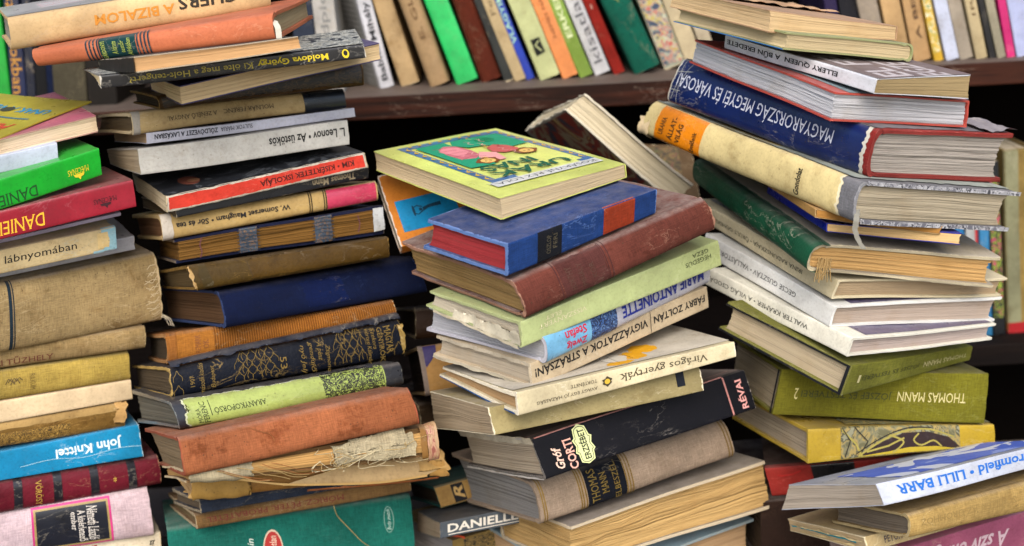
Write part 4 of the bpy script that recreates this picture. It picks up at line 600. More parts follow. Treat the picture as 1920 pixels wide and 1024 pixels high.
b.X('S', 'MÓRICZ: PÉTER: PROBATÉTEL', 385, 640, .25, .66, 180, '#6e2b26', serif=1)
b = Book('B22', 'thin faded navy book squeezed under the ragged tan cover', 'hard', '#2b3342', 'cloth', ux=(374, 765), wear=.5, pages='#5a4e3e', bulge=.002)
b = Book('B21', 'ragged tan book with its cover torn loose and curling at the end', 'soft', '#8a622e', 'paper', ux=(358, 828), wear=.9, pages='#b39264', bulge=.004, fray=.003, warp=.002, wcol='#c9a468', stain=.4, dust=.1)
b.G('S', [(520, .30), (600, .18), (700, .10), (780, .14), (812, .35), (820, .8), (790, 1.0), (740, 1.05), (640, .85), (570, .55)], cover_mat('torn paper', '#c9ab7c', 'paper', .3, '#d8bb80', .0, 3), 'torn_flap', .0035)
b.line('S', [(360, .95), (440, .72), (520, .36), (600, .22), (700, .15), (790, .2)], .0012, '#d0ab6c', 'torn_edge', .0042)
b.crumple('S', 778, 838, .35, 1.35, '#c09a5e', .007, .004, nseed=2); b.crumple('S', 790, 834, 0, .8, '#b98f50', .006, .005, nseed=5)
b.P('S', 358, 470, -.02, 1.02, '#a88444', (2, 9, 1, 2), name='torn_flap', off=.0018, lump=.002)
b.P('S', 600, 800, .82, 1.06, '#8a4a2e', (3, 3, 1, 2), name='worn_panel', off=.002); b.P('S', 560, 815, -.02, .12, '#9c5c30', (6, 3, 1, 2), name='torn_flap', off=.004)
for k in range(5): b.P('S', 380 + 40 * k, 760 - 30 * k, .75 + .05 * k, .86 + .05 * k, ['#b08c50', '#c0a068', '#9c7238'][k % 3], (6, 6, 2, 2), name='torn_sheet', off=.0015 + .0008 * k, lump=.003, nseed=k + 3)
b = Book('B20', 'broken old book with bare spine, torn gauze and loose threads', 'hard', '#8a6a44', 'cloth', ux=(347, 817), wear=.8, pages='#b08a54', pc=1.4, bulge=.003, exposed=True, sheets=9, stain=.5, fray=.001, warp=.0015)
gz = cover_mat('gauze', '#a3987c', 'cloth', .9, '#cfc4a4', .0, 3)
b.P('S', 352, 470, -.05, .95, gz, (3, 4, 2, 2), name='spine_gauze', off=.001, lump=.003); b.P('S', 610, 775, .10, .95, gz, (5, 3, 3, 2), name='spine_gauze', off=.001, lump=.004, nseed=3)
b.P('S', 640, 760, .5, 1.0, gz, (5, 5, 2, 2), name='spine_gauze', off=.003, lump=.003, nseed=6)
b.P('S', 797, 819, -.1, 1.05, art_mat('headband', ['#7a4438', '#a07860', '#8a6a4c', '#9c8060'], 140, 1), (.5, .5, .5, .5), name='spine_cap', off=.002, lump=.002)
b.P('S', 785, 798, -.02, 1, '#8a6434', (1, 1, 0, 0), name='spine_cap', off=.0012)
for k in range(26):
    x = .10 + .08 * b.rn.random(); z = b.T * b.rn.random(); b.thread([(x, -.004, z), (x + .010 * b.rn.uniform(-1, 1), -.008, z - .008 * b.rn.random()), (x + .028 * b.rn.uniform(-1, 1), -.009, z - .012 * b.rn.random())], .0003, b.rn.choice(['#a99c7c', '#a08858', '#b8ac8c']))
for k in range(8):
    x = .02 + .05 * b.rn.random(); b.thread([(x, -.006, .010), (x + .02, -.011, .002), (x + .04, -.010, .004 * b.rn.random() - .006)], .0003, b.rn.choice(['#8c5c34', '#a08858']))
b = Book('B19', 'thick faded orange cloth book with a worn blank spine, low in the second stack', 'hard', '#9a5c3a', 'cloth', ux=(339, 776), wear=.75, pages='#7a6950', bulge=.005, stain=.7, wcol='#8a4a34', fray=.0008, dust=.25)
b.P('Z', .2, .8, .2, .8, '#8c1d1a', name='red_edge', off=-.0022)
b.thread([(.045, -.0055, .028), (.055, -.0062, .026), (.065, -.006, .020), (.072, -.0058, .012)], .00025, '#8a5a34')
b = Book('B18', 'dark book in a lime green jacket with a black woodcut strip', 'hard', '#23252b', 'glossy', ux=(328, 752), wear=.5, pages='#5f5c52', bulge=.004, wcol='#8a887c')
b.P('S', 340, 718, -.04, 1.02, '#b6bb9c', (5, 2, 1, 2), name='dust_jacket'); b.P('S', 343, 718, -.03, 1.0, '#93a155', (6, 1, 1, 2), name='dust_jacket', kind='glossy')
b.P('S', 597, 715, .0, 1.0, art_mat('black woodcut on lime', ['#8fa04e', '#15170f', '#141613', '#171a12', '#8fa04e'], 230, 2.5), name='printed_panel')
b.X('S', 'MÓRA', 360, 370, .1, .62, 90, '#2b331c', serif=1); b.X('S', 'FERENC', 372, 382, .08, .82, 90, '#2b331c', serif=1); b.line('S', [(388, .3), (389, .85)], .0006, '#2b331c')
b.X('S', 'ARANYKOPORSÓ', 394, 488, .30, .56, 180, '#2b331c', serif=1)
b.crumple('S', 600, 700, .93, 1.2, '#1d2028', .003, .0025, 'jacket_fold', 4)
b = Book('B17', 'black and gold book with branching gold ornaments and gold titles', 'hard', '#0b101c', 'leather', ux=(320, 752), wear=.7, pages='#4e4334', bulge=.004, wcol='#a58a50', stain=.05, fray=.001, dust=.12)
gold = '#6c5828'
def blossom(u0, u1, n=4):
    w = (u1 - u0) / n
    for row in range(4):
        for r in range(n - (row % 2)):
            cu = u0 + w * (r + .5 + .5 * (row % 2)); cv = .14 + .19 * row; j = .02 * math.sin(r * 2.3 + row)
            b.line('S', [(cu - w * .5, cv), (cu - w * .46, cv + .12), (cu - w * .2, cv + .19 + j), (cu, cv + .27 + j), (cu + w * .2, cv + .19), (cu + w * .46, cv + .12), (cu + w * .5, cv)], .00036, gold, 'gilt_ornament')
            if (r + row) % 2: b.line('S', [(cu, cv + .02), (cu - w * .12, cv + .12), (cu, cv + .2)], .0004, gold, 'gilt_ornament')
blossom(432, 512, 5); blossom(614, 676, 4); blossom(322, 338, 1); blossom(728, 748, 1)
b.X('S', 'MAGYAR', 714, 727, .20, .84, 270, gold, serif=1); b.X('S', 'GÉNYIRÓK', 700, 712, .06, .84, 270, gold, serif=1)
b.X('S', 'Szekora', 688, 696, .36, .86, 270, gold, i=1); b.X('S', 'vértesi Kálmán', 677, 685, .06, .86, 270, gold, i=1)
b.X('S', 'A pénz', 580, 592, .34, .82, 270, gold, i=1, serif=1); b.X('S', 'gendülő', 566, 577, .10, .84, 270, gold, i=1, serif=1); b.X('S', 'nyő Jelj', 549, 561, .12, .80, 270, gold, i=1); b.X('S', 'Zsigmond', 596, 606, .06, .7, 270, gold, i=1)
b.X('S', '53', 512, 524, .30, .62, 270, gold, serif=1); b.X('S', 'Budapest', 386, 396, .18, .75, 90, gold, i=1); b.X('S', 'második kiadás', 366, 375, .10, .86, 90, gold, i=1); b.X('S', '1907', 350, 358, .3, .6, 90, gold)
b.crumple('S', 742, 757, .1, .9, '#a58a50', .003, .001)
b.P('S', 320, 752, .88, 1.04, '#121a2a', (1, 1, 2, 1), name='folded_edge', kind='glossy')
b = Book('B16', 'orange-brown ribbed cloth book with a paler dark-stamped band', 'hard', '#8a561c', 'ridge', ux=(312, 740), wear=.4, pages='#40362a', bulge=.004, stain=.3, dust=.12)
b.P('S', 331, 396, .0, 1.0, '#9c6426', name='spine_label', kind='cloth'); b.P('S', 312, 329, .0, 1.0, '#8f5a26', name='spine_label', kind='cloth')
b.X('S', 'REMARK', 362, 372, .18, .8, 90, '#6a3c1e', serif=1); b.X('S', 'OK', 376, 386, .3, .6, 90, '#6a3c1e', serif=1)
b = Book('B15', 'thick dark blue cloth book with worn rounded spine and brown pages', 'hard', '#081538', 'cloth', ux=(414, 790), wear=.6, pages='#57402c', bulge=.006, stain=.15, wcol='#34446c', dust=.08, concave=.006, headband='#6a5a44')
b.P('S', 560, 640, .15, .85, '#061744', (3, 3, 2, 2), name='stamped_panel', kind='cloth')
b = Book('B14', 'worn ochre-brown old book under the book with bare blue-corded spine', 'hard', '#40300f', 'leather', ux=(362, 727), wear=.55, pages='#57482f', bulge=.003, stain=.8, fray=.0014, wcol='#8a6c38', dust=.1)
b.P('S', 462, 725, .12, .95, '#48340f', (2, 2, 1, 2), name='leather_label', kind='leather', wear=.4); b.line('S', [(465, .1), (460, .9)], .0006, '#3a2a12'); b.P('S', 372, 392, .1, .95, '#3d3114', (2, 2, 0, 0), name='worn_panel')
b.crumple('S', 352, 366, .1, 1, '#a8895a', .002, .0008)
b = Book('B13', 'broken book with bare glued spine bound by blue and white cords', 'hard', '#1a2140', 'cloth', ux=(328, 722), wear=.6, pages='#735225', pc=2.6, bulge=.001, exposed=True, sheets=22, wave=.002, stain=.2, wcol='#8a7a68', pdark='#2c1e10')
cd = art_mat('blue binding cord', ['#1c2a38', '#2c3c4c', '#18222e', '#6a4c2c', '#26384a'], 260, 1.5)
for u0, u1 in ((443, 478), (584, 619)): b.P('S', u0, u1, .04, .96, cd, (1, 1, 0, 0), name='binding_cord', off=.0008, lump=.0015)
for k in range(7):
    for u0, u1 in ((440, 482), (581, 622)): b.line('S', [(u0, .1 + .13 * k), ((u0 + u1) / 2, .13 + .13 * k), (u1, .09 + .13 * k)], .0006, '#202a36', 'binding_thread', .0014)
b.P('S', 697, 720, .12, .95, '#a9adb0', (1, 1, 1, 1), name='spine_cap', off=.001)
b.line('S', [(372, .1), (375, .35), (372, .6), (376, .9)], .0007, '#5a3040', 'binding_thread', .001); b.line('S', [(668, .2), (672, .5), (668, .8)], .0007, '#5a3040', 'binding_thread', .001)
b = Book('B12', 'tan book with a bright pink panel at the right end of its spine', 'hard', '#b79a62', 'paper', ux=(302, 706), wear=.45, pages='#7c5a40', bulge=.003, stain=.3, dust=.3)
b.P('S', 607, 703, .05, .93, '#c03a5a', name='printed_panel', kind='glossy'); b.P('S', 302, 322, .0, 1.0, '#a9a196', (0, 1, 0, 0), name='worn_panel')
for u in (572, 576, 600, 604): b.P('S', u, u + 2, .02, .98, '#2c2418', name='spine_line')
b.X('S', 'W. Somerset Maugham • Sör és tea', 327, 536, .36, .66, 180, BL, b=1)
b = Book('B11', 'thin black book with tan upside-down lettering, under the red-spined paperback', 'soft', '#15161b', 'glossy', ux=(330, 690), wear=.5, pages='#5c5040', bulge=.0005)
b.X('S', 'Thomas Mann', 580, 664, .2, .8, 180, '#a8987a', serif=1, b=1)
b = Book('B10', 'paperback with a red-orange spine and a dark photographic cover', 'soft', '#26272b', 'glossy', ux=(312, 688), wear=.7, pages='#b5a68c', bulge=.0006, dust=.25)
b.P('S', 313, 687, -.02, 1.02, '#b8b0a0', (.5, .5, .6, .6), name='worn_edge'); b.P('S', 316, 684, .10, .94, '#c23a2c', (.6, .6, .8, .8), name='printed_panel', kind='paper', wear=.3)
b.X('S', 'KIM • KISÉRTETEK ISKOLÁJA', 482, 664, .24, .80, 180, '#3a1310', b=1, serif=1)
b.P('C', .0, 1, .03, .85, art_mat('dark photograph', ['#1a1c22', '#24272d', '#1d2027', '#565a60', '#1b1d23'], 40, 1.5), name='cover_print')
b.ell('C', .17, .32, .05, .14, '#8a5040'); b.ell('C', .19, .30, .03, .06, '#b07a5a')
b = Book('B9', 'white paperback with black upside-down sans lettering and a dot', 'soft', '#b5b3ac', 'paper', ux=(261, 653), wear=.6, pages='#9a8c74', bulge=.0012, wcol='#8f8b80', dust=.3, stain=.25)
b.X('S', 'L. Leonov • Az üstökös', 498, 645, .36, .72, 180, BL, b=1)
b = Book('B8', 'thin white-spined book with small black upside-down capitals', 'soft', '#b9bac8', 'glossy', ux=(274, 666), wear=.2, pages='#9c8468', stain=.05, bulge=.0003)
b.X('S', 'ZÖLDÖVEZET A LAKÁSBAN', 288, 402, .22, .80, 180, '#191a22', b=1); b.X('S', 'SULYOK MÁRIA', 407, 466, .25, .78, 180, '#33343c')
b = Book('B7', 'tan book with a wide black band at the right end', 'hard', '#ab9468', 'paper', ux=(247, 644), wear=.6, pages='#584a36', bulge=.003, stain=.45, dust=.2)
b.P('S', 563, 646, -.02, 1.03, '#12161f', (0, 1, 0, 0), name='black_band', kind='glossy'); b.P('S', 247, 262, .0, 1.0, '#a29c92', (0, 2, 0, 0), name='worn_panel')
b.X('S', 'MOLNÁR FERENC', 410, 504, .36, .62, 180, '#3d3222', serif=1); b.X('S', 'A ZENÉLŐ ANGYAL', 308, 398, .34, .60, 180, '#3d3222', serif=1)
b = Book('B6', 'dark brown book with a black-stained rounded spine near the stack top', 'hard', '#3c2a12', 'leather', ux=(296, 679), wear=.6, pages='#2e2416', bulge=.004, stain=.9, wcol='#6e5426', dust=.05)
b.P('S', 300, 676, .12, .9, art_mat('black stain on leather', ['#15110c', '#1d160c', '#3c2a12', '#15120f', '#33240f'], 50, 2, (1, 3, 1)), (2, 2, 2, 2), name='worn_panel')
b = Book('B5', 'cream paperback with its purple cover slanting out under the black paperback', 'soft', '#2d2458', 'glossy', wear=.2, pages='#b9a27c', pc=.8, dust=.05)
b = Book('B4', 'black-spined paperback with yellow upside-down lettering and grey picture cover', 'soft', '#17171a', 'glossy', ux=(188, 685), wear=.7, pages='#c8b58c', bulge=.0004, dust=.15, wcol='#b5b0a5')
b.X('S', 'Moldova György', 476, 613, .22, .82, 180, '#c4ae24', b=1, serif=1); b.X('S', 'Ki ölte meg a Holt-tengert?', 240, 468, .20, .80, 180, '#b3a446', serif=1)
b.ell('S', 646, .5, 7, .34, '#c4ae24', 'emblem'); b.ell('S', 646, .55, 4, .2, '#17171a', 'emblem')
b.P('C', .0, 1, .02, 1.0, art_mat('grey picture cover', ['#2a2c30', '#8f9088', '#5c5e5c', '#a8a79c', '#74736a'], 60, 2.0), name='cover_print')
b = Book('B3', 'small paperback with tan pages and a scuffed black end', 'soft', '#1d1c1c', 'paper', wear=.9, pages='#b58e62', dust=.1, wcol='#a89c88', pc=.7)
b.P('Z', -.01, 1.0, .0, 1.0, '#232321', (1, 1, .5, .5), name='black_spine', off=.0009, wear=.6)
b = Book('B2', 'smooth orange book with dark green title panel between striped bands', 'hard', '#ac6040', 'paper', ux=(68, 516), wear=.25, pages='#a08c68', bulge=.005, wcol='#d8a888', stain=.1, dust=.1, headband='#c8c4b8')
b.P('S', 193, 262, -.01, 1.02, '#123a3c', name='title_panel', kind='cloth')
for u in (168, 175, 182, 189, 264, 271, 278, 285): b.P('S', u, u + 3, -.01, 1.02, '#132c38', name='spine_band')
b.X('S', 'GÁRDONYI', 195, 205, .10, .85, 90, '#8c9a44', serif=1); b.X('S', 'A három', 216, 226, .25, .8, 90, '#8c9a44', i=1, serif=1); b.X('S', 'testőr', 231, 240, .3, .8, 90, '#8c9a44', i=1); b.X('S', 'Afrikában', 244, 253, .15, .85, 90, '#8c9a44', i=1)
b.ribbon([(b.L - .004, .004, .014), (b.L + .001, -.002, .0125), (b.L + .004, -.007, .008), (b.L + .004, -.009, .0), (b.L + .005, -.010, -.006)], .0045, '#a9a69a')
b = Book('B1', 'tan-jacketed book with grey top cover, topmost of the second stack', 'hard', '#bda074', 'paper', ux=(18, 502), wear=.3, pages='#8a8478', bulge=.004, wcol='#9c9a94', stain=.1, dust=.15)
b.X('S', 'A BIZALOM', 170, 318, .34, .66, 180, '#b5792c', b=1); b.X('S', 'CHERS', 326, 440, .42, .82, 180, '#2a241c', b=1)
b.P('C', .0, 1, .03, 1.0, '#a9a8a6', name='cover_print', kind='glossy'); b.P('C', .14, .32, .35, .75, art_mat('red print', ['#a9a8a6', '#a9a8a6', '#a9a8a6', '#a8505a'], 200, 0, (.15, 3, 1)), name='cover_print')

# ============================================================= stack C
b = Book('C11', 'book with a pale blue cover edge, lowest of the middle stack', 'hard', '#86a2b0', 'paper', wear=.4, pages='#b39470', stain=.1)
b = Book('C10', 'very thick book showing its uneven yellowed fore-edge, low in the middle stack', 'hard', '#7d7468', 'paper', wear=.8, pages='#b3935f', pc=1.5, wcol='#b3a58c', overhang=.0015, wave=.005, sheets=38, dust=.6, concave=.002)
b = Book('C9', 'beige cloth book with a black title label between gold lines', 'hard', '#a08c78', 'cloth', ux=(1004, 1364), wear=.3, pages='#7c7a78', bulge=.006, stain=.2, wcol='#b9a98c', concave=.008, headband='#8a8478')
b.P('S', 1088, 1158, -.01, 1.01, '#10141e', name='title_label', kind='cloth')
for u in (1010, 1014, 1075, 1079, 1084, 1158, 1163, 1168, 1352, 1358): b.P('S', u, u + 2, -.01, 1.01, '#7c6228', name='gold_line')
b.X('S', 'THOMAS', 1094, 1108, .10, .88, 90, '#6a5826', serif=1); b.X('S', 'MANN', 1113, 1125, .25, .75, 90, '#6a5826', serif=1); b.X('S', 'ELBESZÉL.', 1133, 1146, .06, .92, 90, '#6a5826', serif=1)
b = Book('C8', 'black-jacketed book with a cream title cartouche and pink lines', 'hard', '#0c0c12', 'paper', ux=(1008, 1404), wear=.45, pages='#a89a86', bulge=.0012, wcol='#b0a8a0', stain=.1, dust=.3)
b.P('C', .0, 1, .035, 1.0, '#6d625e', (0, 0, 0, 1), name='jacket_top'); b.P('C', .0, .97, .10, .112, '#b58c86', name='printed_line'); b.P('C', .30, .32, .10, 1, '#b59a90', name='printed_line')
b.P('A', .0, 1, -.03, .035, '#bdb8b2', (2, 2, 1, 1), name='jacket_edge', off=.0010); b.P('A', .0, 1, .965, 1.03, '#bdb8b2', (2, 2, 1, 1), name='jacket_edge', off=.0010)
b.P('S', 1358, 1361, .0, 1.0, '#b07a74', name='printed_line'); b.P('S', 1012, 1358, .985, 1.02, '#b07a74', name='printed_line')
b.X('S', 'RÉVAI', 1376, 1391, .08, .84, 90, '#c48c86', b=1, serif=1); b.X('S', 'Gróf', 1031, 1046, .12, .66, 90, '#cfae9c', b=1, i=1, serif=1); b.X('S', 'CORTI', 1053, 1068, .02, .76, 90, '#cf9c8c', b=1, serif=1)
cart = [(1074, .10), (1086, .03), (1098, .10), (1100, .3), (1104, .35), (1100, .5), (1104, .66), (1100, .7), (1097, .92), (1086, .99), (1075, .92), (1073, .7), (1069, .66), (1073, .5), (1069, .35), (1073, .3)]
b.G('S', cart, '#c2c890', 'title_cartouche'); b.line('S', [(1086 + (x - 1086) * .8, .5 + (y - .5) * .9) for x, y in cart + cart[:1]], .0005, '#20241c'); b.X('S', 'ERZSÉBET', 1079, 1093, .14, .88, 90, '#20241c', b=1, serif=1)
b.P('C', .55, .78, .06, .35, art_mat('cover picture', ['#6d625e', '#6d625e', '#8c8250', '#6a6250'], 70, 2), (3, 3, 3, 3), name='cover_print')
b.P('A', .0, 1, .0, 1.05, '#c2bba8', (2, 2, 1, 1), name='jacket_edge', off=.0012, lump=.001) if 0 else b.P('A', -.02, .98, .86, 1.06, '#c0b8a4', (3, 3, 1, 1), name='jacket_edge', off=.0012, lump=.002)
b = Book('C7', 'fat drooping paperback with olive-grey spine and brownish pages', 'soft', '#8c8058', 'paper', ux=(920, 1318), wear=.8, pages='#9c8b72', bulge=.001, wcol='#c8bea4', wave=.0025, fray=.001, dust=.45)
b.P('S', 1268, 1284, .35, .95, '#141820', name='printed_panel')
b = Book('C6', 'worn cream jacketed book with a yellow butterfly on its cover', 'hard', '#c0b493', 'paper', ux=(970, 1377), wear=.6, pages='#a38560', bulge=.0008, wcol='#e0d8c4', stain=.15, dust=.1, pc=.6)
b.X('S', 'Virágos gyertyák', 1154, 1322, .30, .84, 180, '#3d3626', serif=1); b.X('S', 'TÖRTÉNETE', 1064, 1112, .55, .75, 180, '#3d3626', serif=1); b.X('S', 'AVAGY EGY JÓ HÁZASSÁG', 1003, 1112, .22, .44, 180, '#3d3626', serif=1)
b.ell('S', 1130, .52, 9, .22, '#3d3626', 'flower', 12, .25); b.ell('S', 1130, .52, 5, .13, '#b99a34', 'flower')
b.P('C', 0, 1, .04, 1, '#bcb5a6', (0, 0, 0, 1), name='jacket_top')
b.ell('C', .60, .20, .055, .10, '#c8921c', 'butterfly_wing', wob=.12); b.ell('C', .69, .30, .06, .10, '#cf981c', 'butterfly_wing', wob=.1); b.ell('C', .50, .10, .06, .05, '#c8921c', 'butterfly_wing', wob=.1)
b.ell('C', .52, .24, .055, .12, '#b9b4a8', 'butterfly_wing', wob=.1); b.line('C', [(.48, .12), (.47, .25), (.53, .36), (.58, .28), (.58, .14)], .0005, '#3c3a36'); b.line('C', [(.50, .1), (.52, .3)], .0004, '#3c3a36')
b.X('C', 'AVAGY', .66, .74, .48, .53, 180, '#4a463c', serif=1)
b.P('A', .02, .98, .01, .09, '#1f4a80', (1, 1, 0, 0), name='blue_cover_lining', off=.0006)
b = Book('C5', 'cream-spined jacketed book with bold black upside-down capitals', 'hard', '#b5a488', 'paper', ux=(996, 1327), wear=.45, pages='#a59a88', bulge=.0006, stain=.2, wcol='#c8c0ae')
b.X('S', 'VIGYÁZZATOK A STRÁZSÁN!', 1002, 1206, .30, .72, 180, BL, b=1); b.X('S', 'FÁBRY ZOLTÁN', 1218, 1320, .30, .70, 180, BL, b=1); b.line('S', [(1211, .05), (1212, .95)], .0006, BL)
b.P('A', .0, .95, .84, 1.03, '#b3a996', (3, 3, 1, 1), name='jacket_edge', off=.0010, lump=.0018); b.P('A', .1, 1, -.04, .12, '#b0a894', (3, 3, 1, 1), name='jacket_edge', off=.0010, lump=.0018, nseed=2)
b = Book('C4', 'white book with a light blue spine panel, red and dark blue lettering', 'hard', '#b0b0bc', 'glossy', ux=(1020, 1326), wear=.3, pages='#a3a4aa', bulge=.003, stain=.05, wcol='#c8c8c8', dust=.2, overhang=.002)
b.P('S', 1020, 1098, .0, 1.0, '#6fa9cc', name='printed_panel', kind='glossy'); b.P('S', 1096, 1142, .0, 1.02, art_mat('blue black picture', ['#0f1830', '#16264a', '#30548c', '#101a30', '#5a7aa8'], 170, 2.5), name='printed_panel')
b.X('S', 'Stefan', 1051, 1088, .52, .84, 180, '#b02840', b=1, serif=1); b.X('S', 'Zweig', 1052, 1088, .16, .50, 180, '#b02840', b=1, serif=1); b.X('S', 'MARIE ANTOINETTE', 1152, 1312, .34, .80, 180, '#1c2a7c', b=1, serif=1)
b = Book('C3', 'pale green jacketed book with thin dark lettering at the right end', 'hard', '#a3ae78', 'glossy', ux=(976, 1349), wear=.35, pages='#b5ab98', bulge=.001, stain=.08, wcol='#d0cdb4', dust=.15, fray=.0008, pc=.7)
b.X('S', 'HEGEDÜS', 1279, 1330, .42, .64, 180, '#2c3320'); b.X('S', 'GÉZA', 1294, 1326, .68, .88, 180, '#2c3320'); b.X('S', 'VISSZANYERT', 1006, 1090, .42, .60, 180, '#c0ba98', serif=1); b.X('S', 'ÉLET', 1017, 1045, .64, .82, 180, '#c0ba98', serif=1)
b.P('A', .0, .7, .02, .6, '#c4bda8', (3, 3, 2, 4), name='crumpled_jacket_edge', off=.0010, lump=.002); b.P('A', .0, .9, -.06, .12, '#bdb49c', (3, 3, 1, 1), name='crumpled_jacket_edge', off=.0015, lump=.002, nseed=4)
b = Book('C2', 'maroon cloth book with a rounded dull spine and yellowed pages', 'hard', '#66362c', 'cloth', ux=(970, 1328), wear=.75, pages='#957a4e', pc=1.3, bulge=.006, stain=.5, wcol='#9a7460', fray=.0012, dust=.55)
b.P('S', 1040, 1122, .05, .98, '#56302c', (1, 1, 1, 1), name='stamped_panel', kind='cloth')
for u in (1036, 1122, 1128): b.P('S', u, u + 2, .0, 1, '#4a2826', name='spine_line')
b.X('S', 'HORTHY', 1052, 1062, .2, .8, 90, '#4a3228', serif=1); b.X('S', 'MIHÁLY', 1070, 1080, .2, .8, 90, '#4a3228', serif=1); b.X('S', 'KÖR', 1090, 1100, .3, .7, 90, '#4a3228', serif=1)
b = Book('C1', 'blue cloth book with red-stained page edges and an orange spine panel', 'hard', '#1b3a72', 'cloth', ux=(949, 1228), wear=.75, pages='#8c2c30', pc=.6, bulge=.0015, stain=.05, wcol='#5c78ac', dust=.22, pdark='#c08a7c', headband='#3a2a20')
b.P('S', 1002, 1046, .01, .99, '#14171f', name='spine_label', kind='cloth'); b.P('S', 1124, 1184, .04, 1.0, '#9a3a1e', name='spine_label', kind='cloth')
b.X('S', 'OSZLOP', 1018, 1026, .2, .8, 90, '#4a4434', serif=1); b.X('S', 'FERI', 1030, 1037, .3, .8, 90, '#4a4434', serif=1)
b = Book('C0', 'yellow-green illustrated paperback lying on top of the middle stack', 'soft', '#c0c868', 'glossy', wear=.15, pages='#b7a585', pc=1.1, dust=.06, stain=.02, bulge=.0004, wcol='#dfe4b0')
# canonical: u = 0 front edge .. 1 back edge, v = 0 right edge .. 1 left edge
teal = '#156a7c'
b.P('C', .15, .19, .06, .90, '#cfd68c', name='cover_panel')
def strip(u0, u1, v0, v1):
    b.P('C', u0, u1, v0, v1, '#0f5c96', name='ornament_border', kind='glossy')
strip(.17, .95, .05, .105); strip(.17, .95, .80, .86); strip(.90, .95, .05, .86); strip(.17, .22, .66, .86); strip(.17, .21, .05, .16)
for k in range(10):
    for v in (.078, .83):
        b.ell('C', .25 + .07 * k, v, .008, .013, '#c49a2c', 'ornament_leaf', 8, .3)
        b.line('C', [(.22 + .07 * k, v - .02), (.25 + .07 * k, v + .015), (.28 + .07 * k, v - .018)], .0009, '#c49a2c', 'ornament_leaf')
for k in range(9): b.ell('C', .925, .14 + .08 * k, .009, .012, '#c49a2c', 'ornament_leaf', 8, .3)
b.P('C', .10, .165, .06, .90, '#c8cbc8', name='author_strip', kind='glossy'); b.X('C', 'KOSÁRYNÉ RÉZ LOLA', .112, .152, .09, .87, 90, '#33343a', serif=1)
b.G('C', [(.62, .12), (.88, .12), (.88, .50), (.80, .56), (.72, .50), (.70, .38), (.60, .30)], '#1f8260', 'cover_picture'); b.G('C', [(.40, .60), (.88, .55), (.88, .78), (.42, .78)], '#1f8260', 'cover_picture')
b.G('C', [(.54, .62), (.58, .55), (.68, .53), (.78, .55), (.82, .61), (.78, .69), (.68, .72), (.57, .71)], '#ac6068', 'cover_picture'); b.G('C', [(.52, .30), (.56, .26), (.64, .28), (.69, .34), (.66, .42), (.58, .45), (.53, .40)], '#a8504c', 'cover_picture')
b.G('C', [(.60, .66), (.66, .56), (.76, .56), (.80, .64), (.74, .72)], '#c47a80', 'cover_picture'); b.G('C', [(.44, .48), (.56, .44), (.62, .52), (.54, .60), (.44, .58)], '#c88c8a', 'cover_picture')
for k in range(5): b.line('C', [(.54 + .06 * k, .54 + .02 * k), (.58 + .05 * k, .62), (.56 + .06 * k, .72)], .0007, '#8a3c48', 'cover_picture')
for cu, cv in ((.47, .60), (.49, .27)):
    b.ell('C', cu, cv, .050, .080, '#6e3c1c', 'cover_picture', 16, .15); b.ell('C', cu - .004, cv, .036, .050, '#c8a45c', 'cover_picture')
    for q in (-1, 1): b.ell('C', cu - .004, cv + q * .018, .006, .008, '#3c2414', 'cover_picture', 8)
    b.line('C', [(cu - .02, cv - .012), (cu - .024, cv), (cu - .02, cv + .012)], .0008, '#8c3c2c', 'cover_picture')
b.ell('C', .80, .30, .05, .07, '#12734a', 'cover_picture'); b.X('C', 'RTV', .78, .82, .26, .34, 90, '#0e4a38')
b.X('C', 'URÁK', .185, .285, .20, .78, 90, '#17503a', b=1); b.X('C', 'INAS', .305, .395, .36, .76, 90, '#17503a', b=1)

# ============================================================= stack D (right)
for k in range(12):
    q = b.rn.uniform(.45, .85), b.rn.choice([b.rn.uniform(.28, .44), b.rn.uniform(.55, .70)])
    b.line('C', [q, (q[0] + .03, q[1] + .02), (q[0] + .05, q[1] - .01), (q[0] + .07, q[1] + .015)], .0006, b.rn.choice(['#7c2c30', '#d8a49c', '#c9a24c']), 'cover_picture')

b = Book('D20', 'dark brown book lying in shadow under the small red book, foot of the right stack', 'hard', '#2a1b14', 'cloth', ux=(1440, 1850), wear=.4, pages='#3a2e22', wcol='#5a4634')
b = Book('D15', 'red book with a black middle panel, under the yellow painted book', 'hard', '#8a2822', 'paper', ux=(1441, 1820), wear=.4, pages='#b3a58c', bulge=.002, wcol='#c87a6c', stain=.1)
b.P('S', 1526, 1606, -.01, 1.01, '#14161c', name='black_panel', kind='glossy'); b.P('C', .0, 1, .04, 1, '#33201a', name='cover_print')  # dark brown top panel: shade under the book above, painted as colour
b.ribbon([(.004, .002, .020), (.012, -.004, .0205), (.022, -.006, .022), (.03, -.004, .024)], .0016, '#9a2420', side=(0, 0, 1))
b = Book('D19', 'dusty pink book with pale script lettering, bottom right corner', 'soft', '#96506a', 'paper', ux=(1690, 2060), wear=.45, pages='#a08c84', bulge=.001, stain=.2)
b.X('S', 'A szív önleg', 1742, 1884, .58, .90, 180, '#bca4ac', i=1, b=1)
b = Book('D18', 'tattered cream paperback with dark blue capitals at the bottom right', 'soft', '#b9a478', 'paper', ux=(1623, 1950), wear=.8, pages='#b5a07c', wave=.002, sheets=8, wcol='#d8cba8', fray=.001)
b.X('S', 'PETŐFI KÖZLEMÉNY', 1655, 1752, .30, .92, 0, '#141c40', serif=1)
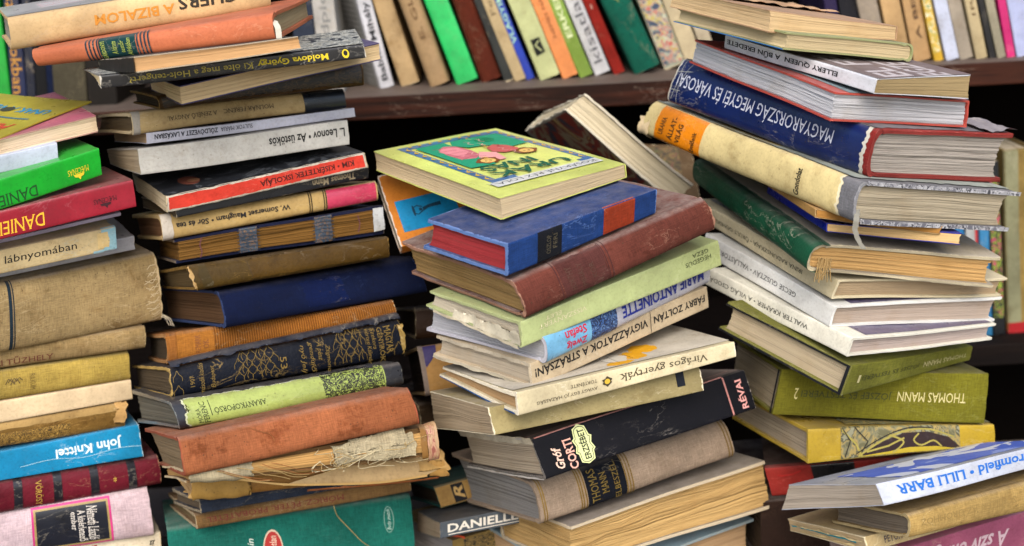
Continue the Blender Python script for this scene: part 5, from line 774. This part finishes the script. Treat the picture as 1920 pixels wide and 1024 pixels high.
b.P('A', .1, .95, .42, .60, '#1b7f8c', (3, 3, 1, 1), name='teal_cover_edge', off=.0004); b.P('A', .0, .9, .60, .78, '#c4b488', (4, 4, 1, 2), name='torn_flap', off=.002, lump=.002); b.P('A', .1, .8, .2, .4, '#bba878', (4, 4, 1, 2), name='torn_flap', off=.002, lump=.002, nseed=3)
b = Book('D17', 'tan cloth book with faint gold capitals near the bottom right', 'hard', '#a88c54', 'cloth', ux=(1702, 2010), wear=.5, pages='#6e6458', bulge=.003, stain=.4, wcol='#c8b890', fray=.0008)
b.X('S', 'SCHILLER  AZ ÖRÖMHÖZ', 1722, 1896, .36, .66, 180, '#7a6438', serif=1)
b = Book('D16', 'bent white and blue paperback with blue lettering on its spine', 'soft', '#adb2bf', 'glossy', ux=(1650, 2010), wear=.35, pages='#a3988a', bulge=.0004, wcol='#d0d0d0', stain=.03, wave=.002, dust=.05)
b.X('S', 'louis bromfield • LILLI BARR', 1680, 1985, .30, .78, 180, '#1a5aa8', b=1, serif=1)
b.P('C', .14, 1.0, .09, .78, art_mat('blue and white cover', ['#c9cdd8', '#4460bc', '#4a66c0', '#5570c4', '#8a9ad4'], 12, 1.0), (8, 0, 3, 8), name='cover_print')
b = Book('D14', 'yellow book with a painted swirling dark eye shape on the spine', 'hard', '#a88c22', 'glossy', ux=(1514, 1864), wear=.3, pages='#998c78', bulge=.0012, wcol='#d8cfa0', stain=.05, dust=.3)
b.P('S', 1573, 1796, .0, 1.02, art_mat('painted bands', ['#5a5638', '#6e6a4c', '#8c7a44', '#4c4a34', '#7c7a60'], 26, 3.5, (1, 1, 1), 4), name='painted_panel')
b.G('S', [(1608, .10), (1650, .50), (1690, .78), (1735, .80), (1775, .55), (1795, .12), (1700, .02)], '#2a1d1c', 'painted_shape')
b.G('S', [(1600, .06), (1790, .06), (1750, .22), (1700, .25), (1660, .15)], '#a08c28', 'painted_shape')
for pts in ([(1605, .08), (1650, .55), (1695, .86), (1740, .88), (1785, .55)], [(1660, .75), (1688, .5), (1682, .28), (1668, .1)], [(1718, .75), (1708, .5), (1722, .3), (1745, .45), (1760, .2)], [(1575, .95), (1600, .5), (1612, .05)], [(1620, .2), (1660, .35), (1690, .6)]): b.line('S', pts, .0016, '#8f8440', 'painted_line'); 
for pts in ([(1600, .16), (1648, .64), (1694, .94), (1742, .95)], [(1580, .1), (1590, .6), (1576, .98)], [(1600, .98), (1622, .55), (1610, .2)]): b.line('S', pts, .0009, '#23211c', 'painted_line')
b.P('C', .22, 1, .03, .5, art_mat('painted bands', ['#5a5638', '#6e6a4c', '#8c7a44', '#4c4a34', '#7c7a60'], 26, 3.5, (1, 1, 1), 4), name='cover_print')
b = Book('D13', 'thick olive-green book with pale and dark upside-down capitals', 'hard', '#6e6a1a', 'cloth', ux=(1456, 1848), wear=.3, pages='#93866f', bulge=.0018, wcol='#9c9c60', stain=.1, dust=.25)
b.X('S', 'THOMAS MANN', 1679, 1808, .40, .60, 180, '#b5ab74'); b.X('S', 'JÓZSEF ÉS TESTVÉREI', 1500, 1668, .38, .60, 180, '#33360f'); b.X('S', '2', 1487, 1494, .36, .60, 180, '#b5ab74')
b.P('A', -.005, .022, .02, .98, '#17181c', name='black_board_edge', off=.0016)
b = Book('D12', 'olive-green hardcover turned aside, its black-edged pages facing front left', 'hard', '#74742a', 'cloth', ux=(1586, 1818), wear=.35, pages='#a3957c', bulge=.0015, wcol='#b5b08c', stain=.05, inner='#15161a', dust=.1)
b.X('S', 'JÓZSEF ÉS TESTVÉREI', 1612, 1716, .36, .62, 180, '#2c3010'); b.X('S', 'THOMAS MANN', 1724, 1808, .36, .62, 180, '#a8a070'); b.X('S', '1', 1604, 1608, .36, .62, 180, '#a8a070')
for v0, v1 in ((.02, .10), (.90, .97)): b.P('A', .0, 1, v0, v1, '#17181c', (1, 1, .3, .3), name='black_board_edge', off=.0014)
b.P('A', -.005, .018, .03, .97, '#17181c', name='black_board_edge', off=.0016)
b = Book('D11', 'white book with thin black capitals and purple top, third white spine down', 'hard', '#d6d3c4', 'paper', ux=(1327, 1594), wear=.3, pages='#a89a92', bulge=.001, stain=.1, wcol='#a9a498', board=.002, dust=.1)
b.X('S', 'WALTER KRÄMER • A VILÁG CSODÁI', 1332, 1524, .30, .62, 180, '#2c2c28', serif=1); b.P('C', .02, .98, .10, .98, '#4c4468', name='cover_print', kind='glossy')
b = Book('D10', 'white book with thin black capitals between two cream-white books', 'hard', '#d8d8d4', 'paper', ux=(1327, 1562), wear=.25, pages='#a8998c', bulge=.001, stain=.05, wcol='#a9a498', board=.002, dust=.1)
b.X('S', 'GECSE GUSZTÁV • VALLÁSTÖRTÉNET', 1330, 1503, .32, .62, 180, '#222')if 0 else b.X('S', 'GECSE GUSZTÁV • VALLÁSTÖRTÉNET', 1332, 1503, .32, .62, 180, '#222222', serif=1)
b.P('C', .02, .98, .10, .98, '#4c4468', name='cover_print', kind='glossy')
b = Book('D9', 'cream book with black capitals directly under the green-spined book', 'hard', '#d0c4a2', 'paper', ux=(1310, 1566), wear=.35, pages='#a08c70', bulge=.001, stain=.2, wcol='#a9a498', board=.002, dust=.2)
b.X('S', 'IRINA RADUNSZKAJA • ŐRÜLT GONDOLATOK', 1318, 1514, .28, .62, 180, '#2c2c28', serif=1)
b.P('C', .02, .60, .08, .98, art_mat('grey cover picture', ['#5c646a', '#8c9090', '#70787c', '#33363c', '#9a9a94'], 50, 2), name='cover_print')
b = Book('D8', 'old book with worn dark green spine, yellowed pages and grey boards', 'hard', '#9a917e', 'paper', ux=(1311, 1528), wear=.5, pages='#b8935e', pc=1.4, bulge=.006, stain=.35, wcol='#c0b494', dust=.3, fray=.001, concave=.006)
b.P('S', 1310, 1530, -.28, 1.22, '#174a33', (0, 0, 1, 1), name='leather_spine', kind='leather', wear=.5)
for k in range(16):
    x = b.L - .004; y = .004 + .0008 * k; b.thread([(x + .003, y, .013), (x + .006, y - .001, .006), (x + .007 + b.rn.uniform(-.001, .002), y + b.rn.uniform(-.003, .003), -.003 - .004 * b.rn.random())], .0004, '#a3885a', 'frayed_fringe', .001)
b = Book('D7', 'slim yellowed paperback with a blue spine, under the small brown booklet', 'soft', '#0c1c8c', 'glossy', ux=(1440, 1550), wear=.15, pages='#c4a574', pc=.7)
b = Book('D7a', 'small brown booklet wedged under the book with a torn cream jacket', 'soft', '#a07c48', 'paper', wear=.4, pages='#9c7038', pc=.6)
b = Book('D6', 'big torn cream-jacketed book with an orange label at its left end', 'hard', '#6e6e72', 'cloth', ux=(1220, 1609), wear=.5, pages='#a59a84', bulge=.004, stain=.2, wcol='#b0b0b4', dust=.2, concave=.008, pc=1.3, wave=.002)
b.P('S', 1222, 1588, -.03, 1.05, '#cfc4a4', (3, 5, 1, 2), name='dust_jacket', wear=.3); b.P('S', 1214, 1584, -.02, 1.04, '#c2b17e', (4, 5, 1, 2), name='dust_jacket', wear=.3)
b.P('S', 1240, 1336, .0, 1.0, '#d07a10', (2, 0, 1, 0), name='orange_label', kind='glossy')
b.X('S', 'URANIA', 1250, 1260, .20, .70, 90, '#2c2010', b=1); b.X('S', 'ÁLLAT-', 1268, 1280, .14, .80, 90, '#2c2010', b=1); b.X('S', 'VILÁG', 1284, 1296, .14, .68, 90, '#2c2010', b=1); b.X('S', 'Emlősök', 1316, 1325, .08, .62, 90, '#2c2010', b=1)
b.X('S', 'Gondolat', 1512, 1521, .10, .76, 90, '#2c281c', b=1)
b.P('C', -.01, .97, .0, 1.0, '#8c948c', (2, 3, 1, 2), name='jacket_top'); b.P('C', .3, .6, .0, .3, '#8c7a4c', (2, 2, 2, 2), name='torn_flap')
b.ribbon([(b.L - .004, .005, .009), (b.L + .001, .001, .006), (b.L + .004, -.001, .001), (b.L + .004, .000, -.006), (b.L + .006, .004, -.013), (b.L + .009, .009, -.019)], .0046, '#77756c', side=(.3, 1, 0))
b.crumple('S', 1206, 1232, -.05, .5, '#cdb892', .003, .001)
sm = art_mat('speckled board edge', ['#8c8c90', '#a9a9ac', '#3a3a40', '#9c9ca0', '#5c5c64'], 120, 1)
for v0, v1 in ((-.02, .085), (.915, 1.02)): b.P('Z', -.02, .97, v0, v1, sm, name='board_edge', off=.0006)
b = Book('D5', 'thick dark blue-jacketed book over red cloth with white upside-down capitals', 'hard', '#8c2a26', 'cloth', ux=(1268, 1637), wear=.35, pages='#a39b92', pc=1.3, bulge=.004, stain=.1, wcol='#b56a60', concave=.008, dust=.1, board=.0034)
b.P('S', 1268, 1632, -.02, 1.04, '#b8b4a8', (1, 3, 1, 2), name='dust_jacket'); b.P('S', 1270, 1627, .0, 1.03, '#0c1d4e', (2, 4, 1, 0), name='dust_jacket', kind='glossy', wear=.35)
b.X('S', 'MAGYARORSZÁG MEGYÉI ÉS VÁROSAI', 1278, 1576, .34, .70, 180, '#b9bcc8')
b.P('C', .0, .99, .0, .98, '#6c686e', (2, 3, 0, 4), name='jacket_top'); b.crumple('C', .85, 1.0, .75, 1.02, '#8c868a', .004, .003)
for pts in ([(1276, .1), (1280, .5), (1276, .98)], [(1287, .05), (1284, .5), (1292, .95)], [(1270, .7), (1300, .8)], [(1270, .3), (1290, .33)]): b.line('S', pts, .0005, '#9c9c94')
b = Book('D4', 'thin-boarded red hardcover with wavy white page edges', 'hard', '#a83c30', 'glossy', wear=.3, pages='#b4b4b8', pc=1.5, stain=.03, wcol='#d08878', board=.0016, overhang=.002, bulge=.001, sheets=18, wave=.0012, dust=.2, concave=0, pdark='#30343c')
b.P('C', .0, .5, .1, .9, '#8ca0a8', name='cover_print', kind='glossy')
b = Book('D3', 'slim white-spined paperback with black capitals and dusky lettered cover', 'soft', '#d0d2d8', 'glossy', ux=(1359, 1641), wear=.2, pages='#93805c', pc=.7, stain=.02)
b.X('S', 'ELLERY QUEEN  A BŰN EREDETE', 1364, 1577, .24, .78, 180, '#191a1e', b=1)
b.P('C', .0, 1, .02, 1.0, '#6c5d5c', name='cover_print', kind='paper'); b.X('C', 'EL FELE', .35, .98, .12, .42, 180, '#a8a0a0', b=1); b.X('C', 'EGZETET', .45, 1.0, .50, .80, 180, '#a8a0a0', b=1)
b = Book('D2', 'small pale green-edged hardcover near the top of the right stack', 'hard', '#8c9264', 'paper', wear=.3, pages='#b3a27e', pc=.7, board=.0014, overhang=.0015, stain=.1)
b.P('E', 0, 1, .0, .06, '#2a62a0', name='blue_cover_edge') 
b = Book('D1', 'cream paperback with a curling cover, topmost of the right stack', 'soft', '#b08c6c', 'paper', wear=.3, pages='#bda27a', pc=.6, stain=.1)
b.P('C', .52, 1.0, .0, 1.0, '#bd9670', (2, 0, 0, 0), name='curled_cover', off=.002, lump=.0025)

# ============================================================= books between the stacks
DM = 'books lying in the gap between the second and middle stacks'
b = Book('M7', 'book with a tan and black printed spine under the grey paperback', 'soft', '#8c7440', 'paper', ux=(850, 1010), wear=.3, pages='#8a8684', group=DM)
b.P('S', 866, 1000, .0, .93, art_mat('black woodcut on tan', ['#17140e', '#2a2416', '#8c7440', '#1b170f', '#8c7440'], 190, 3), name='printed_panel')
b.ribbon([(-.004, .05, .027), (.0, .03, .0275), (.006, .01, .0275), (.012, -.002, .0265)], .0022, '#b8482c', side=(0, 0, 1))
b = Book('M6', 'grey-spined paperback with underlined white capitals, low between two stacks', 'soft', '#41484f', 'paper', ux=(825, 1040), wear=.4, pages='#8c7c68', group=DM, bulge=.0005)
b.X('S', 'DANIELLE', 838, 960, .28, .80, 0, '#b9b4a9', b=1); b.line('S', [(839, .14), (1000, .14)], .0008, '#b9b4a9')
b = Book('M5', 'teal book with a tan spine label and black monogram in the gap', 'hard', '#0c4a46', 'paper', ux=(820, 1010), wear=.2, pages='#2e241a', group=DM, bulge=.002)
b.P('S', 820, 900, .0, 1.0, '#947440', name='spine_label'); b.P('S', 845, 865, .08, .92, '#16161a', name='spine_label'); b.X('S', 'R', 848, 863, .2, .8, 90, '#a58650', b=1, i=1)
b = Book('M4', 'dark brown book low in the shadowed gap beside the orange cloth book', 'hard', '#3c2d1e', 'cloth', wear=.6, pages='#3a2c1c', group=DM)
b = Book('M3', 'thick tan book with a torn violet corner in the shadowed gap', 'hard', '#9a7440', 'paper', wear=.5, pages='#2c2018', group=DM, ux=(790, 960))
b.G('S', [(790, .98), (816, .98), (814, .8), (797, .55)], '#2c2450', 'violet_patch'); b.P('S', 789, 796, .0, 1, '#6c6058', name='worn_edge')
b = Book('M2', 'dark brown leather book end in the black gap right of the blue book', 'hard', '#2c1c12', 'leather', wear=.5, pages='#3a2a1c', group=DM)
b = Book('M1', 'orange book with a blue picture label of a lifting figure', 'soft', '#b06a20', 'paper', wear=.8, pages='#8c8070', group=DM, wcol='#b8aca0')
b.P('C', .10, .86, .17, .60, '#0f80b4', name='picture_label', kind='glossy', off=.0005)
b.G('C', [(.42, .39), (.50, .42), (.66, .42), (.66, .47), (.50, .46), (.42, .44)], '#12364c', 'lifting_figure', .0009); b.ell('C', .39, .42, .022, .022, '#12364c', 'lifting_figure', off=.0009)
b.line('C', [(.42, .45), (.35, .48), (.30, .46)], .0010, '#12364c', 'lifting_figure', .0009); b.line('C', [(.42, .40), (.35, .36), (.30, .38)], .0010, '#12364c', 'lifting_figure', .0009)
b.ell('C', .30, .42, .016, .075, '#12364c', 'lifting_figure', off=.0009)
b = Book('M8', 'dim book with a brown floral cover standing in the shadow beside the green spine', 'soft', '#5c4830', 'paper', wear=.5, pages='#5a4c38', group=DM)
b.P('C', .05, .80, .05, .95, art_mat('floral cover', ['#3a2c18', '#5c4a24', '#4a4a20', '#6c4030', '#70602c'], 60, 3), name='cover_print', off=.0004)
b = Book('E1', 'leaning hardcover with pale page edges and a dark red picture cover', 'hard', '#8c867a', 'paper', wear=.6, pages='#bcb095', pc=.3, group=DM, bulge=.002, board=.0022, wcol='#c8c0ac', overhang=.0012, wave=.001, fray=.0014, warp=.002)
b.P('K', .02, .98, .06, .98, art_mat('dark red picture cover', ['#34343a', '#6c2a20', '#7a6c54', '#5a241c', '#8c7a4c'], 18, 1.5), name='cover_print', off=.0004)
# ============================================================= books standing on the shelves
UP = 'books standing in a row on the upper shelf'; LO = 'books standing on the lower shelf'
def sh(id, col, label, mat='paper', group=UP, **k):
    k.setdefault('wear', .35); k.setdefault('dust', .1); k.setdefault('bulge', .0012)
    return Book(id, label, k.pop('kind', 'soft'), col, mat, group=group, **k)
b = sh('U20', '#0f8a2c', 'bright green book standing at the left edge behind the yellow magazine', 'glossy'); b.line('S', [(0, .5), (1, .5)], .0008, '#8cc89a')
b = sh('U21', '#121c3c', 'dark navy book with orange lettering standing at the far left', 'glossy'); b.X('S', 'szokásokban', .08, .62, .18, .85, 180, '#b07e30', serif=1)
sh('U22', '#0e1426', 'black-blue book with a scuffed white crease beside the navy spine', 'glossy', wear=.8)
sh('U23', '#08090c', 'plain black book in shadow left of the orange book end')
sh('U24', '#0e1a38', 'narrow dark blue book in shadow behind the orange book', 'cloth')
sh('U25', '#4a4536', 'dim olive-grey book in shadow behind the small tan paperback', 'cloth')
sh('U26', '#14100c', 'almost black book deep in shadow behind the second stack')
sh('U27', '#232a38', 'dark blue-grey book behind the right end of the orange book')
b = sh('U1', '#a3a09a', 'grey-white book with grey lettering left of the printed page cover'); b.X('S', 'Madpierre Emil', .15, .98, .25, .72, 0, '#6c6c6a', serif=1)
b = sh('U2', '#b9b9be', 'white-spined book whose grey cover is printed like a text page'); b.X('S', 'Babits Mihály • Húsvét előtt', .04, .98, .2, .8, 0, '#25262a', b=1)
b.P('C', 0, 1, .04, 1, '#8c8c8a', name='cover_print')
for k in range(30): b.line('C', [(.06 + .03 * k, .1), (.06 + .03 * k, .45 + .3 * b.rn.random())], .0011, '#5a5a5a')
sh('U3', '#a38a64', 'tan book with dirty page-like spine between white and brown spines', wear=.6, stain=.6)
b = sh('U4', '#947a58', 'brown kraft-coloured book with bold dark capitals', bulge=.004); b.X('S', 'E. GLASER • A MA', .26, 1.1, .35, .62, 0, '#5c4428', b=1)
b = sh('U5', '#1fae58', 'vivid green book with small dark lettering near the top', 'glossy', wear=.15); b.X('S', 'Horn- Zelena', .62, .95, .34, .62, 0, '#1a5c38')
sh('U6', '#5a2414', 'dark red-brown book right of the vivid green one', 'cloth', bulge=.003, kind='hard')
sh('U7', '#2c2e2c', 'thin blackish worn book between red-brown and tan spines', wear=.8)
b = sh('U8', '#a3906c', 'narrow tan book with faint vertical lettering beside the blue one'); b.X('S', 'Ferenci Csók', .40, .95, .3, .7, 0, '#5c4c34')
b = sh('U9', '#0f32a0', 'narrow bright blue book with pale green capitals', 'glossy'); b.X('S', 'VLAGYIMIR CVETOV  A', .22, .98, .22, .78, 0, '#8cb4a4', b=1, serif=1)
b = sh('U10', '#a9ae7c', 'pale sage green book with a small black emblem low on its spine', 'glossy', bulge=.002); b.P('S', .14, .24, .25, .75, '#1a1c18', (1, 1, 1, 1), name='emblem'); b.line('S', [(.16, .4), (.2, .6), (.22, .35)], .0012, '#a9ae7c')
b = sh('U11', '#d0824a', 'soft orange book with thin brown lettering', 'glossy', wear=.15); b.X('S', 'NEMES NAGY ÁGNES • LÁTKÉP', .24, .96, .34, .62, 0, '#5a3018')
b = sh('U12', '#6f8a32', 'leaf green book with pale capitals right of the orange one', 'glossy'); b.X('S', 'ERKEL FERENC', .24, .88, .28, .70, 0, '#b4bc90', b=1)
b = sh('U13', '#b5b5b8', 'book half white, half blue with grey lowercase lettering', 'glossy'); b.P('S', .62, 1, 0, 1, '#162a8c', name='blue_panel', kind='glossy'); b.P('S', .70, .80, .3, .8, art_mat('blue emblem', ['#162a8c', '#5a7ac8', '#162a8c', '#a0b0d8'], 200, 2), name='emblem'); b.X('S', 'kisatlasz', .07, .60, .22, .76, 0, '#4c4c50')
b = sh('U14', '#7c1c14', 'dark red book with tiny pale marks beside the white and blue one', 'cloth', kind='hard'); b.X('S', '*', .4, .43, .4, .6, 0, '#c0a090'); b.X('S', '*', .8, .83, .4, .6, 0, '#c0a090')
b = sh('U15', '#0d5a48', 'thick dark green cloth book with faded gold lettering', 'cloth', kind='hard', bulge=.003); b.X('S', 'Jankovich', .42, .86, .44, .68, 0, '#7c8448', i=1)
b = sh('U16', '#8c9080', 'scuffed book with multicoloured picture spine right of the dark green cloth book', 'glossy', wear=.9); b.P('S', .02, .98, .04, .96, art_mat('multicoloured picture', ['#26344c', '#8c9080', '#a03c34', '#9ca08c', '#a08c2c', '#344c6c'], 60, 2), (2, 2, 1, 1), name='printed_panel')
sh('U17', '#a89a7c', 'plain beige book right of the multicoloured worn spine')
sh('U18', '#a89c84', 'pale beige book just left of the right stack', )
sh('U19', '#231a3c', 'purple-black book right of the top of the right stack')
b = sh('U28', '#16161c', 'black book with thin gold marks beside the purple-black one'); b.X('S', 'ILDI', .45, .8, .3, .7, 0, '#6c5a3c')
sh('U29', '#83786a', 'brownish grey book without lettering on the upper right shelf')
b = sh('U30', '#a3855c', 'tan book with dark script lettering on the upper right shelf'); b.X('S', 'Balla', .45, .85, .3, .7, 0, '#2c2418', i=1)
b = sh('U31', '#a3835a', 'tan book with brown capitals beside the yellow picture spine'); b.X('S', 'A BENGÁLI TŰZ', .12, .95, .3, .65, 0, '#4a3420', b=1)
b = sh('U32', '#b08c22', 'yellow book with a green figure picture on its spine', 'glossy'); b.P('S', .05, .95, .1, .9, art_mat('yellow picture', ['#b08c22', '#8c8c4c', '#b89428', '#c8c0a0', '#6c7c50'], 90, 2), name='printed_panel')
sh('U33', '#a4aabc', 'plain pale bluish white book right of the yellow picture spine', 'glossy')
sh('U34', '#93897a', 'grey-beige page-coloured book on the upper right shelf')
b = sh('U35', '#a39472', 'cream-tan book with thin brown lettering on the upper right shelf'); b.X('S', 'IRÓDALMI T', .25, .95, .3, .7, 0, '#5c4a30')
b = sh('U36', '#121317', 'narrow black book with white lettering on the upper right shelf', 'glossy'); b.X('S', 'Murin', .55, .95, .2, .8, 0, '#b0b0b0', b=1)
b = sh('U37', '#8c8672', 'narrow grey-green book between the black and magenta spines'); b.X('S', 'ÖBE  GABI', .35, .95, .3, .7, 0, '#4c4a3c')
b = sh('U38', '#b41c64', 'narrow magenta book near the right end of the upper shelf', 'glossy'); b.P('S', .4, .9, .2, .8, art_mat('magenta print', ['#b41c64', '#b41c64', '#d8a0b8'], 300, 1), name='printed_panel')
sh('U39', '#9ea6c8', 'pale lavender-blue book at the right edge of the upper shelf', 'glossy')
b = sh('L1', '#8a7440', 'tall ochre book with a red foot on the lower shelf', 'cloth', LO, kind='hard'); b.P('S', -.01, .05, 0, 1, '#8c1c20', name='red_foot'); b.P('S', .05, 1, .55, 1.0, '#77775c', name='grey_panel')
b = sh('L2', '#15181c', 'black book with colourful marks left of the tall ochre book', 'glossy', LO); b.P('S', .1, .9, .1, .9, art_mat('small colourful marks', ['#101216', '#15181c', '#8ca02c', '#14161a', '#a83c5c'], 120, 2), name='printed_panel')
sh('L3', '#2a6a94', 'blue book low behind the page ends of the right stack', 'glossy', LO)
b = sh('L4', '#9ca0a0', 'pale grey book with a red edge low behind the right stack', 'glossy', LO); b.P('S', 0, 1, 0, .25, '#a83238', name='red_panel')
sh('L5', '#1a6aa0', 'bright blue book mostly hidden behind the right stack', 'glossy', LO)
